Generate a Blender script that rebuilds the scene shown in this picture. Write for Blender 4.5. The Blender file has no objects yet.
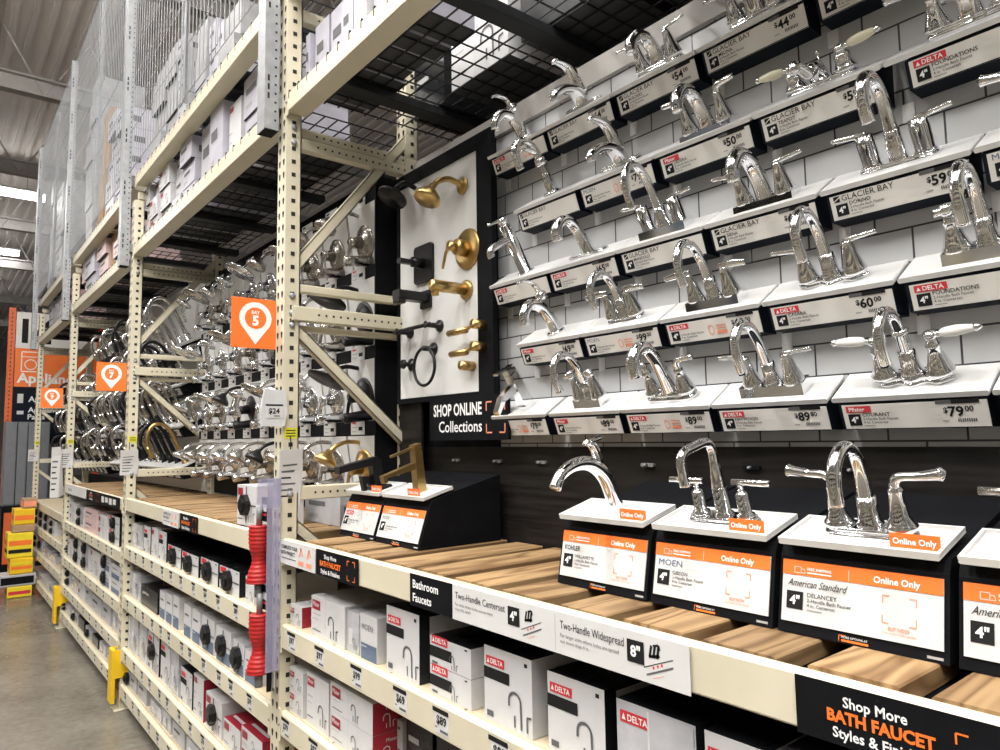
import bpy, math, random
from mathutils import Vector, Matrix
random.seed(7)
SC = bpy.context.scene
COL = SC.collection
PI = math.pi
H = 1.655                       # eye height above the floor

# ------------------------------------------------------------------ camera
F = 705.0
def _cam():
    d1 = Vector((-72-500, -(447-375), -F)).normalized()
    d2 = Vector((1375-500, -(425-375), -F)).normalized()
    X = -d1; Y = (d2 - d2.dot(X)*X).normalized(); Z = X.cross(Y)
    return Matrix((X, Y, Z))
R3 = _cam(); RT = R3.transposed()
cd = bpy.data.cameras.new('camera'); cam = bpy.data.objects.new('camera', cd); COL.objects.link(cam)
cam.matrix_world = Matrix.Translation((0, 0, H)) @ R3.to_4x4()
cd.sensor_width = 36; cd.lens = F/1000*36; cd.clip_start = .02; cd.clip_end = 200
SC.camera = cam
def fx(px, Y, z):               # X of the point on the line (Y, z rel. to the eye) that the photo shows at column px
    k = (px-500)/F
    a = RT @ Vector((1, 0, 0)); b = RT @ Vector((0, Y, z))
    return -(b.x + k*b.z)/(a.x + k*a.z)
def fz(py, X, Y):               # height rel. to the eye
    k = -(py-375)/F
    a = RT @ Vector((0, 0, 1)); b = RT @ Vector((X, Y, 0))
    return -(b.y + k*b.z)/(a.y + k*a.z)

# ------------------------------------------------------------------ materials
M = {}
def mat(name, col, rough=.5, metal=0., var=.06, scale=14., rvar=.08, emit=None, es=0, stretch=None, spec=None, trans=0):
    m = bpy.data.materials.new(name); m.use_nodes = True
    nt = m.node_tree; b = nt.nodes['Principled BSDF']
    tc = nt.nodes.new('ShaderNodeTexCoord'); nz = nt.nodes.new('ShaderNodeTexNoise')
    nz.inputs['Scale'].default_value = scale; nz.inputs['Detail'].default_value = 4
    src = tc.outputs['Object']
    if stretch:
        mp = nt.nodes.new('ShaderNodeMapping'); mp.inputs['Scale'].default_value = stretch
        nt.links.new(src, mp.inputs['Vector']); src = mp.outputs['Vector']
    nt.links.new(src, nz.inputs['Vector'])
    cr = nt.nodes.new('ShaderNodeValToRGB')
    cr.color_ramp.elements[0].position = .3; cr.color_ramp.elements[1].position = .7
    cr.color_ramp.elements[0].color = [max(0, c*(1-var)) for c in col]+[1]
    cr.color_ramp.elements[1].color = [min(1, c*(1+var)) for c in col]+[1]
    nt.links.new(nz.outputs['Fac'], cr.inputs['Fac']); nt.links.new(cr.outputs['Color'], b.inputs['Base Color'])
    mr = nt.nodes.new('ShaderNodeMapRange'); mr.inputs['To Min'].default_value = max(.02, rough-rvar*rough); mr.inputs['To Max'].default_value = rough+rvar*rough
    nt.links.new(nz.outputs['Fac'], mr.inputs['Value']); nt.links.new(mr.outputs['Result'], b.inputs['Roughness'])
    b.inputs['Metallic'].default_value = metal
    if spec is not None: b.inputs['Specular IOR Level'].default_value = spec
    if trans: b.inputs['Alpha'].default_value = 1-trans
    if emit:
        b.inputs['Emission Color'].default_value = list(emit)+[1]; b.inputs['Emission Strength'].default_value = es
    M[name] = m; return m
mat('cream', (.62, .57, .43), .45, var=.05, scale=6)
mat('cream_dark', (.50, .45, .33), .5)
mat('hole', (.015, .014, .012), .9)
mat('steel', (.32, .33, .34), .5, .5, var=.12, scale=30)
mat('wire', (.27, .28, .29), .5, .3)
mat('dark_wire', (.014, .015, .017), .5, .0, spec=.3)
mat('chrome', (.86, .87, .89), .07, 1., var=.02)
mat('nickel', (.50, .475, .44), .27, 1.)
mat('soft_chrome', (.78, .79, .81), .17, 1., var=.02)
mat('gold', (.58, .40, .16), .33, 1., var=.03)
mat('black_metal', (.008, .008, .009), .35, spec=.35)
mat('black', (.007, .0075, .009), .55, var=.2, spec=.08)
mat('navy', (.007, .010, .017), .5, var=.15, spec=.1)
mat('ink', (.012, .012, .013), .7, spec=.2)
mat('grey_ink', (.10, .10, .105), .7)
mat('light_ink', (.36, .35, .34), .7)
mat('white', (.72, .72, .71), .38, var=.02)
mat('card', (.72, .695, .655), .5, var=.03)
mat('paper', (.62, .615, .605), .55, var=.02)
mat('white_ink', (.85, .85, .84), .6, var=.01)
mat('orange', (.86, .18, .025), .5, var=.03)
mat('salmon', (.85, .30, .17), .55)
mat('red', (.60, .03, .045), .45)
mat('deep_red', (.30, .014, .03), .42)
mat('tool_red', (.40, .012, .012), .45)
mat('blue', (.10, .14, .22), .5)
mat('moen_blue', (.06, .09, .19), .5)
mat('ivory', (.78, .75, .58), .25)
mat('porcelain', (.85, .84, .80), .18)
mat('yellow', (.80, .50, .01), .45)
mat('lemon', (.80, .62, .02), .5)
mat('box_white', (.60, .595, .605), .4, var=.04)
mat('box_lilac', (.44, .43, .49), .4, var=.1)
mat('box_grey', (.42, .42, .44), .35, var=.08)
mat('box_clear', (.48, .48, .51), .15, var=.25, scale=9)
mat('box_black', (.008, .009, .011), .28, spec=.35)
mat('box_pink', (.66, .48, .47), .45, var=.1)
mat('box_brown', (.38, .24, .13), .7)
mat('box_base_shade', (.045, .047, .052), .6)  # carton undersides, their shade put into the colour
mat('box_mid', (.32, .32, .33), .45, var=.15)
mat('box_band', (.42, .40, .375), .5)
mat('pale_wood', (.60, .50, .34), .6, var=.1, stretch=(2, 30, 30))
mat('gray_panel', (.17, .18, .195), .45)
mat('rack_orange', (.72, .13, .03), .45)
mat('clear_plastic', (.45, .44, .60), .12, trans=.62)
mat('plastic_bag', (.72, .73, .74), .2, trans=.25)
mat('lamp', (1, 1, 1), .5, emit=(1, .98, .95), es=24)
mat('roof', (.82, .765, .73), .8, var=.05, scale=1.2)
mat('truss', (.48, .46, .44), .6)
mat('far', (.35, .33, .31), .8)
mat('sticker', (.72, .68, .03), .5)

def wood():
    m = bpy.data.materials.new('deck_wood'); m.use_nodes = True; nt = m.node_tree; b = nt.nodes['Principled BSDF']
    tc = nt.nodes.new('ShaderNodeTexCoord'); oi = nt.nodes.new('ShaderNodeObjectInfo')
    mp = nt.nodes.new('ShaderNodeMapping'); mp.inputs['Scale'].default_value = (9, 1.3, 9)
    ad = nt.nodes.new('ShaderNodeVectorMath'); ad.operation = 'ADD'
    ml = nt.nodes.new('ShaderNodeVectorMath'); ml.operation = 'SCALE'; ml.inputs['Scale'].default_value = 37
    cx = nt.nodes.new('ShaderNodeCombineXYZ')
    for k in range(3): nt.links.new(oi.outputs['Random'], cx.inputs[k])
    nt.links.new(cx.outputs[0], ml.inputs[0]); nt.links.new(tc.outputs['Object'], mp.inputs['Vector'])
    nt.links.new(mp.outputs[0], ad.inputs[0]); nt.links.new(ml.outputs[0], ad.inputs[1])
    n = nt.nodes.new('ShaderNodeTexNoise'); n.inputs['Scale'].default_value = 1.1; n.inputs['Detail'].default_value = 2; n.inputs['Distortion'].default_value = .6
    nt.links.new(ad.outputs[0], n.inputs['Vector'])
    mu = nt.nodes.new('ShaderNodeMath'); mu.operation = 'MULTIPLY'; mu.inputs[1].default_value = 13
    fr = nt.nodes.new('ShaderNodeMath'); fr.operation = 'PINGPONG'; fr.inputs[1].default_value = 1
    nt.links.new(n.outputs['Fac'], mu.inputs[0]); nt.links.new(mu.outputs[0], fr.inputs[0])
    cr = nt.nodes.new('ShaderNodeValToRGB'); e = cr.color_ramp.elements
    e[0].color = (.155, .082, .032, 1); e[1].color = (.355, .228, .108, 1); e[0].position = 0; e[1].position = .75
    nt.links.new(fr.outputs[0], cr.inputs['Fac'])
    hs = nt.nodes.new('ShaderNodeHueSaturation'); mr = nt.nodes.new('ShaderNodeMapRange')
    mr.inputs['To Min'].default_value = .75; mr.inputs['To Max'].default_value = 1.15
    nt.links.new(oi.outputs['Random'], mr.inputs['Value']); nt.links.new(mr.outputs[0], hs.inputs['Value'])
    nt.links.new(cr.outputs['Color'], hs.inputs['Color']); nt.links.new(hs.outputs['Color'], b.inputs['Base Color'])
    b.inputs['Roughness'].default_value = .62
    M['deck_wood'] = m
wood()

def tile():
    m = bpy.data.materials.new('subway_tile'); m.use_nodes = True; nt = m.node_tree; b = nt.nodes['Principled BSDF']
    tc = nt.nodes.new('ShaderNodeTexCoord'); sp = nt.nodes.new('ShaderNodeSeparateXYZ'); cb = nt.nodes.new('ShaderNodeCombineXYZ')
    nt.links.new(tc.outputs['Object'], sp.inputs[0]); nt.links.new(sp.outputs['X'], cb.inputs['X']); nt.links.new(sp.outputs['Z'], cb.inputs['Y'])
    br = nt.nodes.new('ShaderNodeTexBrick'); br.offset = .5
    for k, v in (('Scale', 1), ('Mortar Size', .0022), ('Mortar Smooth', .1), ('Bias', 0), ('Brick Width', .147), ('Row Height', .0738)): br.inputs[k].default_value = v
    br.inputs['Color1'].default_value = (.52, .525, .53, 1); br.inputs['Color2'].default_value = (.475, .48, .485, 1); br.inputs['Mortar'].default_value = (.035, .035, .04, 1)
    nt.links.new(cb.outputs[0], br.inputs['Vector']); nt.links.new(br.outputs['Color'], b.inputs['Base Color'])
    b.inputs['Roughness'].default_value = .28
    bp = nt.nodes.new('ShaderNodeBump'); bp.inputs['Strength'].default_value = .35; bp.inputs['Distance'].default_value = .004; bp.invert = True
    nt.links.new(br.outputs['Fac'], bp.inputs['Height']); nt.links.new(bp.outputs[0], b.inputs['Normal'])
    M['tile'] = m
tile()

def dark_laminate():
    m = mat('dark_laminate', (.013, .0115, .0105), .42, var=.6, scale=3, stretch=(1.2, 1, 22), spec=.3)
dark_laminate()

def concrete():
    m = bpy.data.materials.new('polished_concrete'); m.use_nodes = True; nt = m.node_tree; b = nt.nodes['Principled BSDF']
    tc = nt.nodes.new('ShaderNodeTexCoord')
    n1 = nt.nodes.new('ShaderNodeTexNoise'); n1.inputs['Scale'].default_value = 1.7; n1.inputs['Detail'].default_value = 9; n1.inputs['Roughness'].default_value = .65
    n2 = nt.nodes.new('ShaderNodeTexNoise'); n2.inputs['Scale'].default_value = 24; n2.inputs['Detail'].default_value = 3
    for n in (n1, n2): nt.links.new(tc.outputs['Object'], n.inputs['Vector'])
    mx = nt.nodes.new('ShaderNodeMix'); mx.inputs[0].default_value = .3
    nt.links.new(n1.outputs['Fac'], mx.inputs[2]); nt.links.new(n2.outputs['Fac'], mx.inputs[3])
    cr = nt.nodes.new('ShaderNodeValToRGB'); e = cr.color_ramp.elements
    e[0].position = .33; e[0].color = (.105, .092, .075, 1); e[1].position = .68; e[1].color = (.23, .21, .175, 1)
    nt.links.new(mx.outputs[0], cr.inputs['Fac']); nt.links.new(cr.outputs['Color'], b.inputs['Base Color'])
    b.inputs['Roughness'].default_value = .24
    M['concrete'] = m
concrete()

# ------------------------------------------------------------------ mesh builder
_glyph = {}
def glyphs(s, bold=0, shear=0):
    k = (s, bold, shear)
    if k not in _glyph:
        c = bpy.data.curves.new('lettering', 'FONT'); c.body = s; c.resolution_u = 2; c.offset = bold; c.shear = shear; c.fill_mode = 'FRONT'
        o = bpy.data.objects.new('lettering', c); COL.objects.link(o)
        me = o.to_mesh()
        v = [tuple(p.co)[:2] for p in me.vertices]; f = [tuple(p.vertices) for p in me.polygons]
        o.to_mesh_clear(); bpy.data.objects.remove(o); bpy.data.curves.remove(c)
        x0 = min(p[0] for p in v); x1 = max(p[0] for p in v)
        _glyph[k] = (v, f, x0, x1, min(p[1] for p in v), max(p[1] for p in v))
    return _glyph[k]

class MB:
    def __init__(s): s.v = []; s.f = []; s.m = []; s.sm = []; s.mats = []
    def mi(s, m):
        if m not in s.mats: s.mats.append(m)
        return s.mats.index(m)
    def add(s, vs, fs, m, smooth=False):
        b = len(s.v); s.v += [tuple(v) for v in vs]; i = s.mi(m)
        for f in fs: s.f.append([b+k for k in f]); s.m.append(i); s.sm.append(smooth)
        return s
    def box(s, a, b, m, T=None):
        (x0, y0, z0), (x1, y1, z1) = a, b
        vs = [Vector(p) for p in ((x0,y0,z0),(x1,y0,z0),(x1,y1,z0),(x0,y1,z0),(x0,y0,z1),(x1,y0,z1),(x1,y1,z1),(x0,y1,z1))]
        if T: vs = [T @ v for v in vs]
        return s.add(vs, [(3,2,1,0),(4,5,6,7),(0,1,5,4),(1,2,6,5),(2,3,7,6),(3,0,4,7)], m)
    def bbox(s, a, b, m, e=.003, T=None):       # box with chamfered long edges
        (x0, y0, z0), (x1, y1, z1) = a, b
        pr = [(x0+e,z0),(x1-e,z0),(x1,z0+e),(x1,z1-e),(x1-e,z1),(x0+e,z1),(x0,z1-e),(x0,z0+e)]
        n = 8; vs = [(x, y0, z) for x, z in pr]+[(x, y1, z) for x, z in pr]
        if T: vs = [T @ Vector(v) for v in vs]
        return s.add(vs, [tuple(range(n)), tuple(range(2*n-1, n-1, -1))]+[((i+1) % n, i, n+i, n+(i+1) % n) for i in range(n)], m)
    def prism(s, prof, x0, x1, m, T=None):      # (y,z) profile, counter-clockwise seen from +x, extruded along x
        n = len(prof); vs = [(x0, y, z) for y, z in prof]+[(x1, y, z) for y, z in prof]
        if T: vs = [T @ Vector(v) for v in vs]
        return s.add(vs, [tuple(range(n-1, -1, -1)), tuple(range(n, 2*n))]+[(i, (i+1) % n, n+(i+1) % n, n+i) for i in range(n)], m)
    def plate(s, pts, z0, z1, m, T=None, smooth=False):     # (x,y) outline ccw, extruded along z
        n = len(pts); vs = [(x, y, z0) for x, y in pts]+[(x, y, z1) for x, y in pts]
        if T: vs = [T @ Vector(v) for v in vs]
        s.add(vs, [tuple(range(n-1, -1, -1)), tuple(range(n, 2*n))], m)
        b = len(s.v)-2*n; i = s.mi(m)
        for k in range(n): s.f.append([b+k, b+(k+1) % n, b+n+(k+1) % n, b+n+k]); s.m.append(i); s.sm.append(smooth)
        return s
    def lathe(s, prof, m, T=None, n=16, axis='Z'):
        vs = []
        for r, z in prof:
            for k in range(n):
                a = 2*PI*k/n; p = (r*math.cos(a), r*math.sin(a), z)
                if axis == 'Y': p = (p[0], -p[2], p[1])
                if axis == 'X': p = (p[2], p[0], p[1])
                vs.append(Vector(p))
        if T: vs = [T @ v for v in vs]
        q = len(prof); fs = [(i*n+k, i*n+(k+1) % n, (i+1)*n+(k+1) % n, (i+1)*n+k) for i in range(q-1) for k in range(n)]
        fs += [tuple(range(n-1, -1, -1)), tuple(range((q-1)*n, q*n))]
        return s.add(vs, fs, m, True)
    def tube(s, path, rad, m, n=12, T=None, smooth=True, flat=1.0, sub=5):
        P = [Vector(p) for p in path]; Rr = rad if isinstance(rad, (list, tuple)) else [rad]*len(P)
        if sub > 1 and len(P) > 2:
            Q = []; q = []
            for i in range(len(P)-1):
                a, b, c, d = P[max(i-1, 0)], P[i], P[i+1], P[min(i+2, len(P)-1)]
                for k in range(sub):
                    t = k/sub
                    Q.append(.5*((2*b)+(c-a)*t+(2*a-5*b+4*c-d)*t*t+(3*b-a-3*c+d)*t**3)); q.append(Rr[i]*(1-t)+Rr[i+1]*t)
            Q.append(P[-1]); q.append(Rr[-1]); P, Rr = Q, q
        tg = [(P[min(i+1, len(P)-1)]-P[max(i-1, 0)]).normalized() for i in range(len(P))]
        up = Vector((1, 0, 0)) if abs(tg[0].x) < .9 else Vector((0, 0, 1))
        vs = []
        u = (up-up.dot(tg[0])*tg[0]).normalized()
        for i, p in enumerate(P):
            u = (u-u.dot(tg[i])*tg[i]).normalized(); w = tg[i].cross(u)
            for k in range(n):
                a = 2*PI*k/n; vs.append(p+Rr[i]*(math.cos(a)*u+flat*math.sin(a)*w))
        if T: vs = [T @ v for v in vs]
        q = len(P); fs = [(i*n+k, i*n+(k+1) % n, (i+1)*n+(k+1) % n, (i+1)*n+k) for i in range(q-1) for k in range(n)]
        fs += [tuple(range(n-1, -1, -1)), tuple(range((q-1)*n, q*n))]
        return s.add(vs, fs, m, smooth)
    # ---- flat printing on a plane: frame Fm = (origin, u, v, n)
    def rect(s, Fm, x0, y0, x1, y1, m, lift=0, thick=.0006):
        O, u, v, n = Fm
        P = lambda x, y, h: O+u*x+v*y+n*h
        a, b = lift, lift+thick
        vs = [P(x0,y0,b),P(x1,y0,b),P(x1,y1,b),P(x0,y1,b)]
        return s.add(vs, [(0, 1, 2, 3)], m)
    def poly(s, Fm, pts, m, lift=0):
        O, u, v, n = Fm
        return s.add([O+u*x+v*y+n*(lift+.0006) for x, y in pts], [tuple(range(len(pts)))], m)
    def line(s, Fm, pts, w, m, lift=0):
        for (x0, y0), (x1, y1) in zip(pts, pts[1:]):
            dx, dy = x1-x0, y1-y0; L = math.hypot(dx, dy) or 1; px, py = -dy/L*w/2, dx/L*w/2
            s.poly(Fm, [(x0-px,y0-py),(x1-px,y1-py),(x1+px,y1+py),(x0+px,y0+py)], m, lift)
    def text(s, Fm, t, x, y, h, m, w=None, lift=.0004, bold=0, shear=0, align='L', maxw=None):
        O, u, v, n = Fm
        vs, fs, x0, x1, y0, y1 = glyphs(t, bold, shear)
        k = h/.72; kx = k
        if w: kx = w/(x1-x0)
        elif maxw and (x1-x0)*kx > maxw: kx = maxw/(x1-x0)
        W = (x1-x0)*kx; ox = x-(W if align == 'R' else W/2 if align == 'C' else 0)
        s.add([O+u*(ox+(p[0]-x0)*kx)+v*(y+p[1]*k)+n*(lift+.0006) for p in vs], fs, m)
        return W
    def build(s, name, parent=None, T=None):
        me = bpy.data.meshes.new(name)
        v = s.v if T is None else [T @ Vector(p) for p in s.v]
        me.from_pydata([tuple(p) for p in v], [], s.f)
        for m in s.mats: me.materials.append(M[m])
        me.polygons.foreach_set('material_index', s.m); me.polygons.foreach_set('use_smooth', s.sm); me.update()
        o = bpy.data.objects.new(name, me); COL.objects.link(o)
        if parent: o.parent = parent
        return o

def thing(name, label, cat, loc=(0, 0, 0), rot=None, group=None):
    o = bpy.data.objects.new(name, None); COL.objects.link(o); o.empty_display_size = .05
    o.location = loc
    if rot: o.rotation_euler = rot
    return tag(o, label, cat, group)
def tag(o, label=None, cat=None, group=None, kind=None):
    for k, v in (('label', label), ('category', cat), ('group', group), ('kind', kind)):
        if v: o[k] = v
    return o
def at_base(mb, name, label, cat, base, group=None):        # a one-mesh thing whose origin sits at its base
    o = mb.build(name, None, Matrix.Translation(-Vector(base))); o.location = base
    return tag(o, label, cat, group)
def struct(mb, name): return tag(mb.build(name), kind='structure')
ORD = ['first', 'second', 'third', 'fourth', 'fifth', 'sixth', 'seventh', 'eighth', 'ninth', 'tenth', 'eleventh', 'twelfth', 'thirteenth', 'fourteenth', 'fifteenth', 'sixteenth', 'seventeenth', 'eighteenth', 'nineteenth', 'twentieth', 'twenty-first', 'twenty-second', 'twenty-third', 'twenty-fourth', 'twenty-fifth', 'twenty-sixth', 'twenty-seventh', 'twenty-eighth', 'twenty-ninth', 'thirtieth']
VX, VY, VZ = Vector((1, 0, 0)), Vector((0, 1, 0)), Vector((0, 0, 1))
def face_front(x0, y, z0): return (Vector((x0, y, z0)), VX, VZ, -VY)
def face_right(x, y0, z0): return (Vector((x, y0, z0)), VY, VZ, VX)

# ------------------------------------------------------------------ setting
BX = [.075, -2.495, -5.065, -7.635, -10.205]        # right faces of the upright frames
BAY = ['near', 'second', 'third', 'farthest']
YF, YB = 1.0, 1.585                                 # front and back of the rack
PW, PD = .078, .06                                  # post width and depth
mb = MB(); mb.box((-45, -14, -.05), (6, 14, 0), 'concrete'); struct(mb, 'floor')
mb = MB(); CZ = H+5.6
mb.box((-45, -14, CZ), (6, 14, CZ+.05), 'roof')
for k in range(140):
    y = -14+k*.2; mb.box((-45, y, CZ-.045), (6, y+.07, CZ), 'roof')
struct(mb, 'ceiling')
mb = MB(); mb.box((-45.2, -14, 0), (-45, 14, CZ), 'far'); struct(mb, 'wall_far')
# roof trusses and joists: one trim each
def joist(y, z):
    m = MB(); m.box((-45, y-.05, z), (6, y+.05, z+.05), 'truss'); m.box((-45, y-.05, z+.55), (6, y+.05, z+.6), 'truss')
    x = -45; k = 0
    while x < 5:
        a, b = (z+.05, z+.55) if k % 2 else (z+.55, z+.05)
        m.tube([(x, y, a), (x+.75, y, b)], .018, 'truss', 5, sub=1); x += .75; k += 1
    return m
for i, y in enumerate((-6.5, -4.2, -1.9, .4, 2.7)):
    struct(joist(y, CZ-.75), 'trim_%d' % (i+1))
for i, x in enumerate((-33, -27.5, -22, -18, -14.2, -10.8, -7.6, -4)):
    m = MB(); m.box((x-.08, -14, CZ-1.0), (x+.08, 14, CZ-.98), 'truss'); m.box((x-.012, -14, CZ-1.0), (x+.012, 14, CZ-.75), 'truss'); m.box((x-.08, -14, CZ-.78), (x+.08, 14, CZ-.75), 'truss')
    for k in range(28):
        y = -14+k; m.tube([(x, y, CZ-.98), (x, y+.5, CZ-.1), (x, y+1, CZ-.98)], .02, 'truss', 5, sub=1)
    struct(m, 'trim_%d' % (i+6))

# ------------------------------------------------------------------ upright frames
def upright(i):
    X1 = BX[i]; X0 = X1-PW; top = H+(1.70, 1.74, 1.62, 1.62, 1.6)[i]
    where = ['beyond the right edge', 'nearest one, beside the orange 5 sign', 'between the second and third bays, beside the orange 7 sign', 'between the third and farthest bays', 'at the far end of the rack run'][i]
    t = thing('upright_frame', 'cream perforated steel upright frame, '+where, 'rack upright', (X0, YF, 0), group='cream rack upright frames')
    def post(y0, front):
        m = MB(); m.box((0, y0, 0), (PW, y0+.004, top), 'cream')
        m.box((PW-.004, y0+.004, 0), (PW, y0+PD, top), 'cream'); m.box((0, y0+.004, 0), (.004, y0+PD, top), 'cream'); m.box((0, y0+PD-.004, 0), (PW, y0+PD, top), 'cream')
        if i < 4 or front:
            z = .12
            while z < top-.03:
                s = face_right(PW, y0, z); m.rect(s, PD/2-.008, -.008, PD/2+.008, .008, 'hole', .0003)
                f = face_front(0, y0, z)
                for xx in (.02, PW-.02): m.poly(f, [(xx-.009,.006),(xx-.004,-.014),(xx+.004,-.014),(xx+.009,.006),(xx,.012)], 'hole', .0003)
                z += .0508
        return m.build('post', t)
    post(0, True); post(YB-YF-PD, False)
    for ya, yb in ((-.03, PD+.02), (YB-YF-PD-.02, YB-YF+.02)): m = MB(); m.bbox((-.02, ya, 0), (PW+.02, yb, .008), 'cream'); m.build('base_plate', t)
    xa, xb = PW-.045, PW-.005
    def strip(z, h, holes, xo=0, y0=PD*.4, y1=YB-YF):
        m = MB(); m.bbox((xa+xo, y0, z), (xb+xo, y1, z+h), 'cream', .003)
        if holes:
            for k in range(14): m.rect(face_right(xb+xo, .13+k*.03, z+h*.5), -.004, -.004, .004, .004, 'hole', .0003)
        m.build('brace', t)
    zr = lambda z: H+z
    strip(zr(1.115), .045, True); strip(zr(1.165), .04, True, -.012)
    strip(zr(.56), .03, False); strip(zr(.447), .055, True, .020, .028); strip(zr(.415), .022, False, -.02)
    strip(zr(-.215), .05, True)
    def diag(ya, za, yb, zb):
        m = MB(); L = math.hypot(yb-ya, zb-za); a = math.atan2(zb-za, yb-ya)
        T = Matrix.Translation((0, ya, za)) @ Matrix.Rotation(a, 4, 'X')
        m.box((xa, 0, -.02), (xa+.004, L, .02), 'cream', T); m.box((xa, 0, .016), (xb-.006, L, .02), 'cream', T); m.box((xa, 0, -.02), (xb-.006, L, -.016), 'cream', T); m.box((xb-.01, 0, -.02), (xb-.006, L, .02), 'cream', T)
        m.build('diagonal_brace', t)
    strip(zr(1.63), .05, True)
    diag(.05, zr(.66), YB-YF-.03, zr(1.30)); diag(.05, zr(.42), YB-YF-.03, zr(-.03))
    diag(.05, zr(-.30), YB-YF-.03, zr(-.75)); diag(.05, zr(-.80), YB-YF-.03, zr(-1.4))
    for z in (1.19, 1.13, .54, .475, .43, -.19): m = MB(); m.lathe([(.012, 0), (.012, .006), (.007, .008), (.0, .009)], 'steel', Matrix.Translation((PW, .03, zr(z))) , 6, 'X'); m.build('bolt', t)
    if i in (2, 3):
        m = MB(); m.box((-.02, -.05, .05), (PW+.012, -.03, .37), 'yellow'); m.box((-.02, -.03, .05), (-.012, PD, .37), 'yellow'); m.box((PW+.004, -.03, .2), (PW+.012, PD, .37), 'yellow'); m.build('corner_guard', t)['label'] = 'yellow steel corner guard'
    if i:
        m = MB(); m.rect(face_right(PW, PD/2, zr(.03)), -.025, -.02, .025, .02, 'sticker', .0006)
        for k in range(3): m.rect(face_right(PW, PD/2, zr(.03)), -.018, -.012+k*.01, .018, -.008+k*.01, 'ink', .001)
        m.build('sticker', t)['label'] = 'yellow capacity sticker'
for i in range(5): upright(i)

# ------------------------------------------------------------------ beams, shelves, deck boards
DECK = [-.345, -.345, -.352, -.645]
LV = [[-.645, -.942, -1.28, -1.4955], [-.645, -.952, -1.275, -1.4955], None, None]
for b, (p0, p1) in ((2, (59.5, 518.5)),):
    LV[2] = [fz(518.5, fx(59.5, 1, -.8), 1), fz(553, fx(58.5, 1, -1), 1), fz(581, fx(58.5, 1, -1.3), 1), -1.4955]
LV[3] = [-.92, -1.19, -1.4955]
UP = [(1.24, 1.315), (1.715, 1.79)]
SHELF = ['top shelf under the deck', 'second shelf under the deck', 'third shelf under the deck', 'bottom shelf']
def beam(b, ztop, zbot, name, label, tags=(), depth=.042):
    if name == 'storage_beam': depth = .075
    X1, X0 = BX[b]-PW-.002, BX[b+1]+.002
    h = ztop-zbot
    t = thing(name, label, 'shelf beam', (X0, YF, H+zbot), group='cream rack beams')
    m = MB(); L = X1-X0
    m.prism([(0, .004), (.004, 0), (depth, 0), (depth, h-.016), (.028, h-.016), (.028, h-.004), (.024, h), (.004, h), (0, h-.004)], 0, L, 'cream')
    m.build('beam_rail', t)
    m = MB()
    for x0 in (-.006, L-.016):
        m = MB(); m.box((x0, -.003, -.015), (x0+.022, .0, h+.012), 'cream'); m.lathe([(.005, 0), (.005, .004), (0, .006)], 'steel', Matrix.Translation((x0+.011, -.003, h*.5)), 6, 'Y'); m.build('end_plate', t)
    for (x, price) in tags:
        m = MB(); w = .060 if b == 0 else .046; Fm = face_front(x-X0-w/2, -.0008, h*.5-.028)
        m.box((x-X0-w/2, -.0012, h*.5-.028), (x-X0+w/2, 0, h*.5+.028), 'paper'); Fm = face_front(x-X0-w/2, -.0012, h*.5-.028)
        m.rect(Fm, -.008, .048, w, .059, 'ink', .0004)
        if b < 2: m.text(Fm, price, w*.5, .023, .020, 'ink', bold=.025, align='C', maxw=w*.88); m.rect(Fm, w*.4, .005, w*.95, .011, 'grey_ink'); m.rect(Fm, .003, .012, w*.2, .015, 'grey_ink')
        else: m.rect(Fm, .008, .016, w*.8, .036, 'ink')
        m.build('price_tag', t)
    return t
PR = ['$69', '$97', '$79', '$99', '$109', '$79', '$89', '$69']
for b in range(4):
    beam(b, DECK[b], DECK[b]-.08, 'deck_beam', 'cream front beam edging the '+('low deck' if b == 3 else 'wooden deck')+' of the '+BAY[b]+' bay')
    for k, z in enumerate(LV[b]):
        n = (8, 12, 9, 6)[b]; tg = []
        for q in range(n):
            x = BX[b+1]+.12+(2.3/n)*(q+.1+.35*random.random()); tg.append((x, PR[(q*3+k) % 8]))
        if b == 0 and k == 0: tg = [(fx(p, 1, -.69), q) for p, q in ((292, '$97'), (331, '$97'), (357+43, '$79'), (443, '$69'), (500, '$89'))][:1]+[(fx(p, 1, -.69), q) for p, q in ((320, '$97'), (357, '$99'), (401, '$69'), (442, '$89'), (500, '$89'))]
        if b == 0 and k == 1: tg = [(fx(p, 1, -.98), q) for p, q in ((286, '$79'), (314, '$97'), (350, '$69'))]
        beam(b, z, z-.08, 'shelf_beam', 'cream front beam with price tags, '+(SHELF[k] if b < 3 or k < 2 else 'bottom shelf')+' of the '+BAY[b]+' bay', tg)
    for k, (zb, zt) in enumerate(UP):
        beam(b, zt, zb, 'storage_beam', 'cream overhead beam, '+('lower' if k == 0 else 'higher')+' of two above the '+BAY[b]+' bay')
    # shelf panels
    for k, z in enumerate(LV[b]):
        X1, X0 = BX[b]-PW-.004, BX[b+1]+.004
        m = MB(); q = 7; w = (X1-X0)/q
        for j in range(q): m.bbox((X0+j*w+.004, YF+.03, H+z-.016+.0005), (X0+(j+1)*w-.004, YB-.02, H+z-.002), 'pale_wood', .002)
        at_base(m, 'shelf_panel', 'pale slatted shelf panel of the '+(SHELF[k] if b < 3 or k < 2 else 'bottom shelf')+', '+BAY[b]+' bay', 'shelf panel', (X0, YF+.03, H+z-.0155), 'shelf panels behind the beams')

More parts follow.
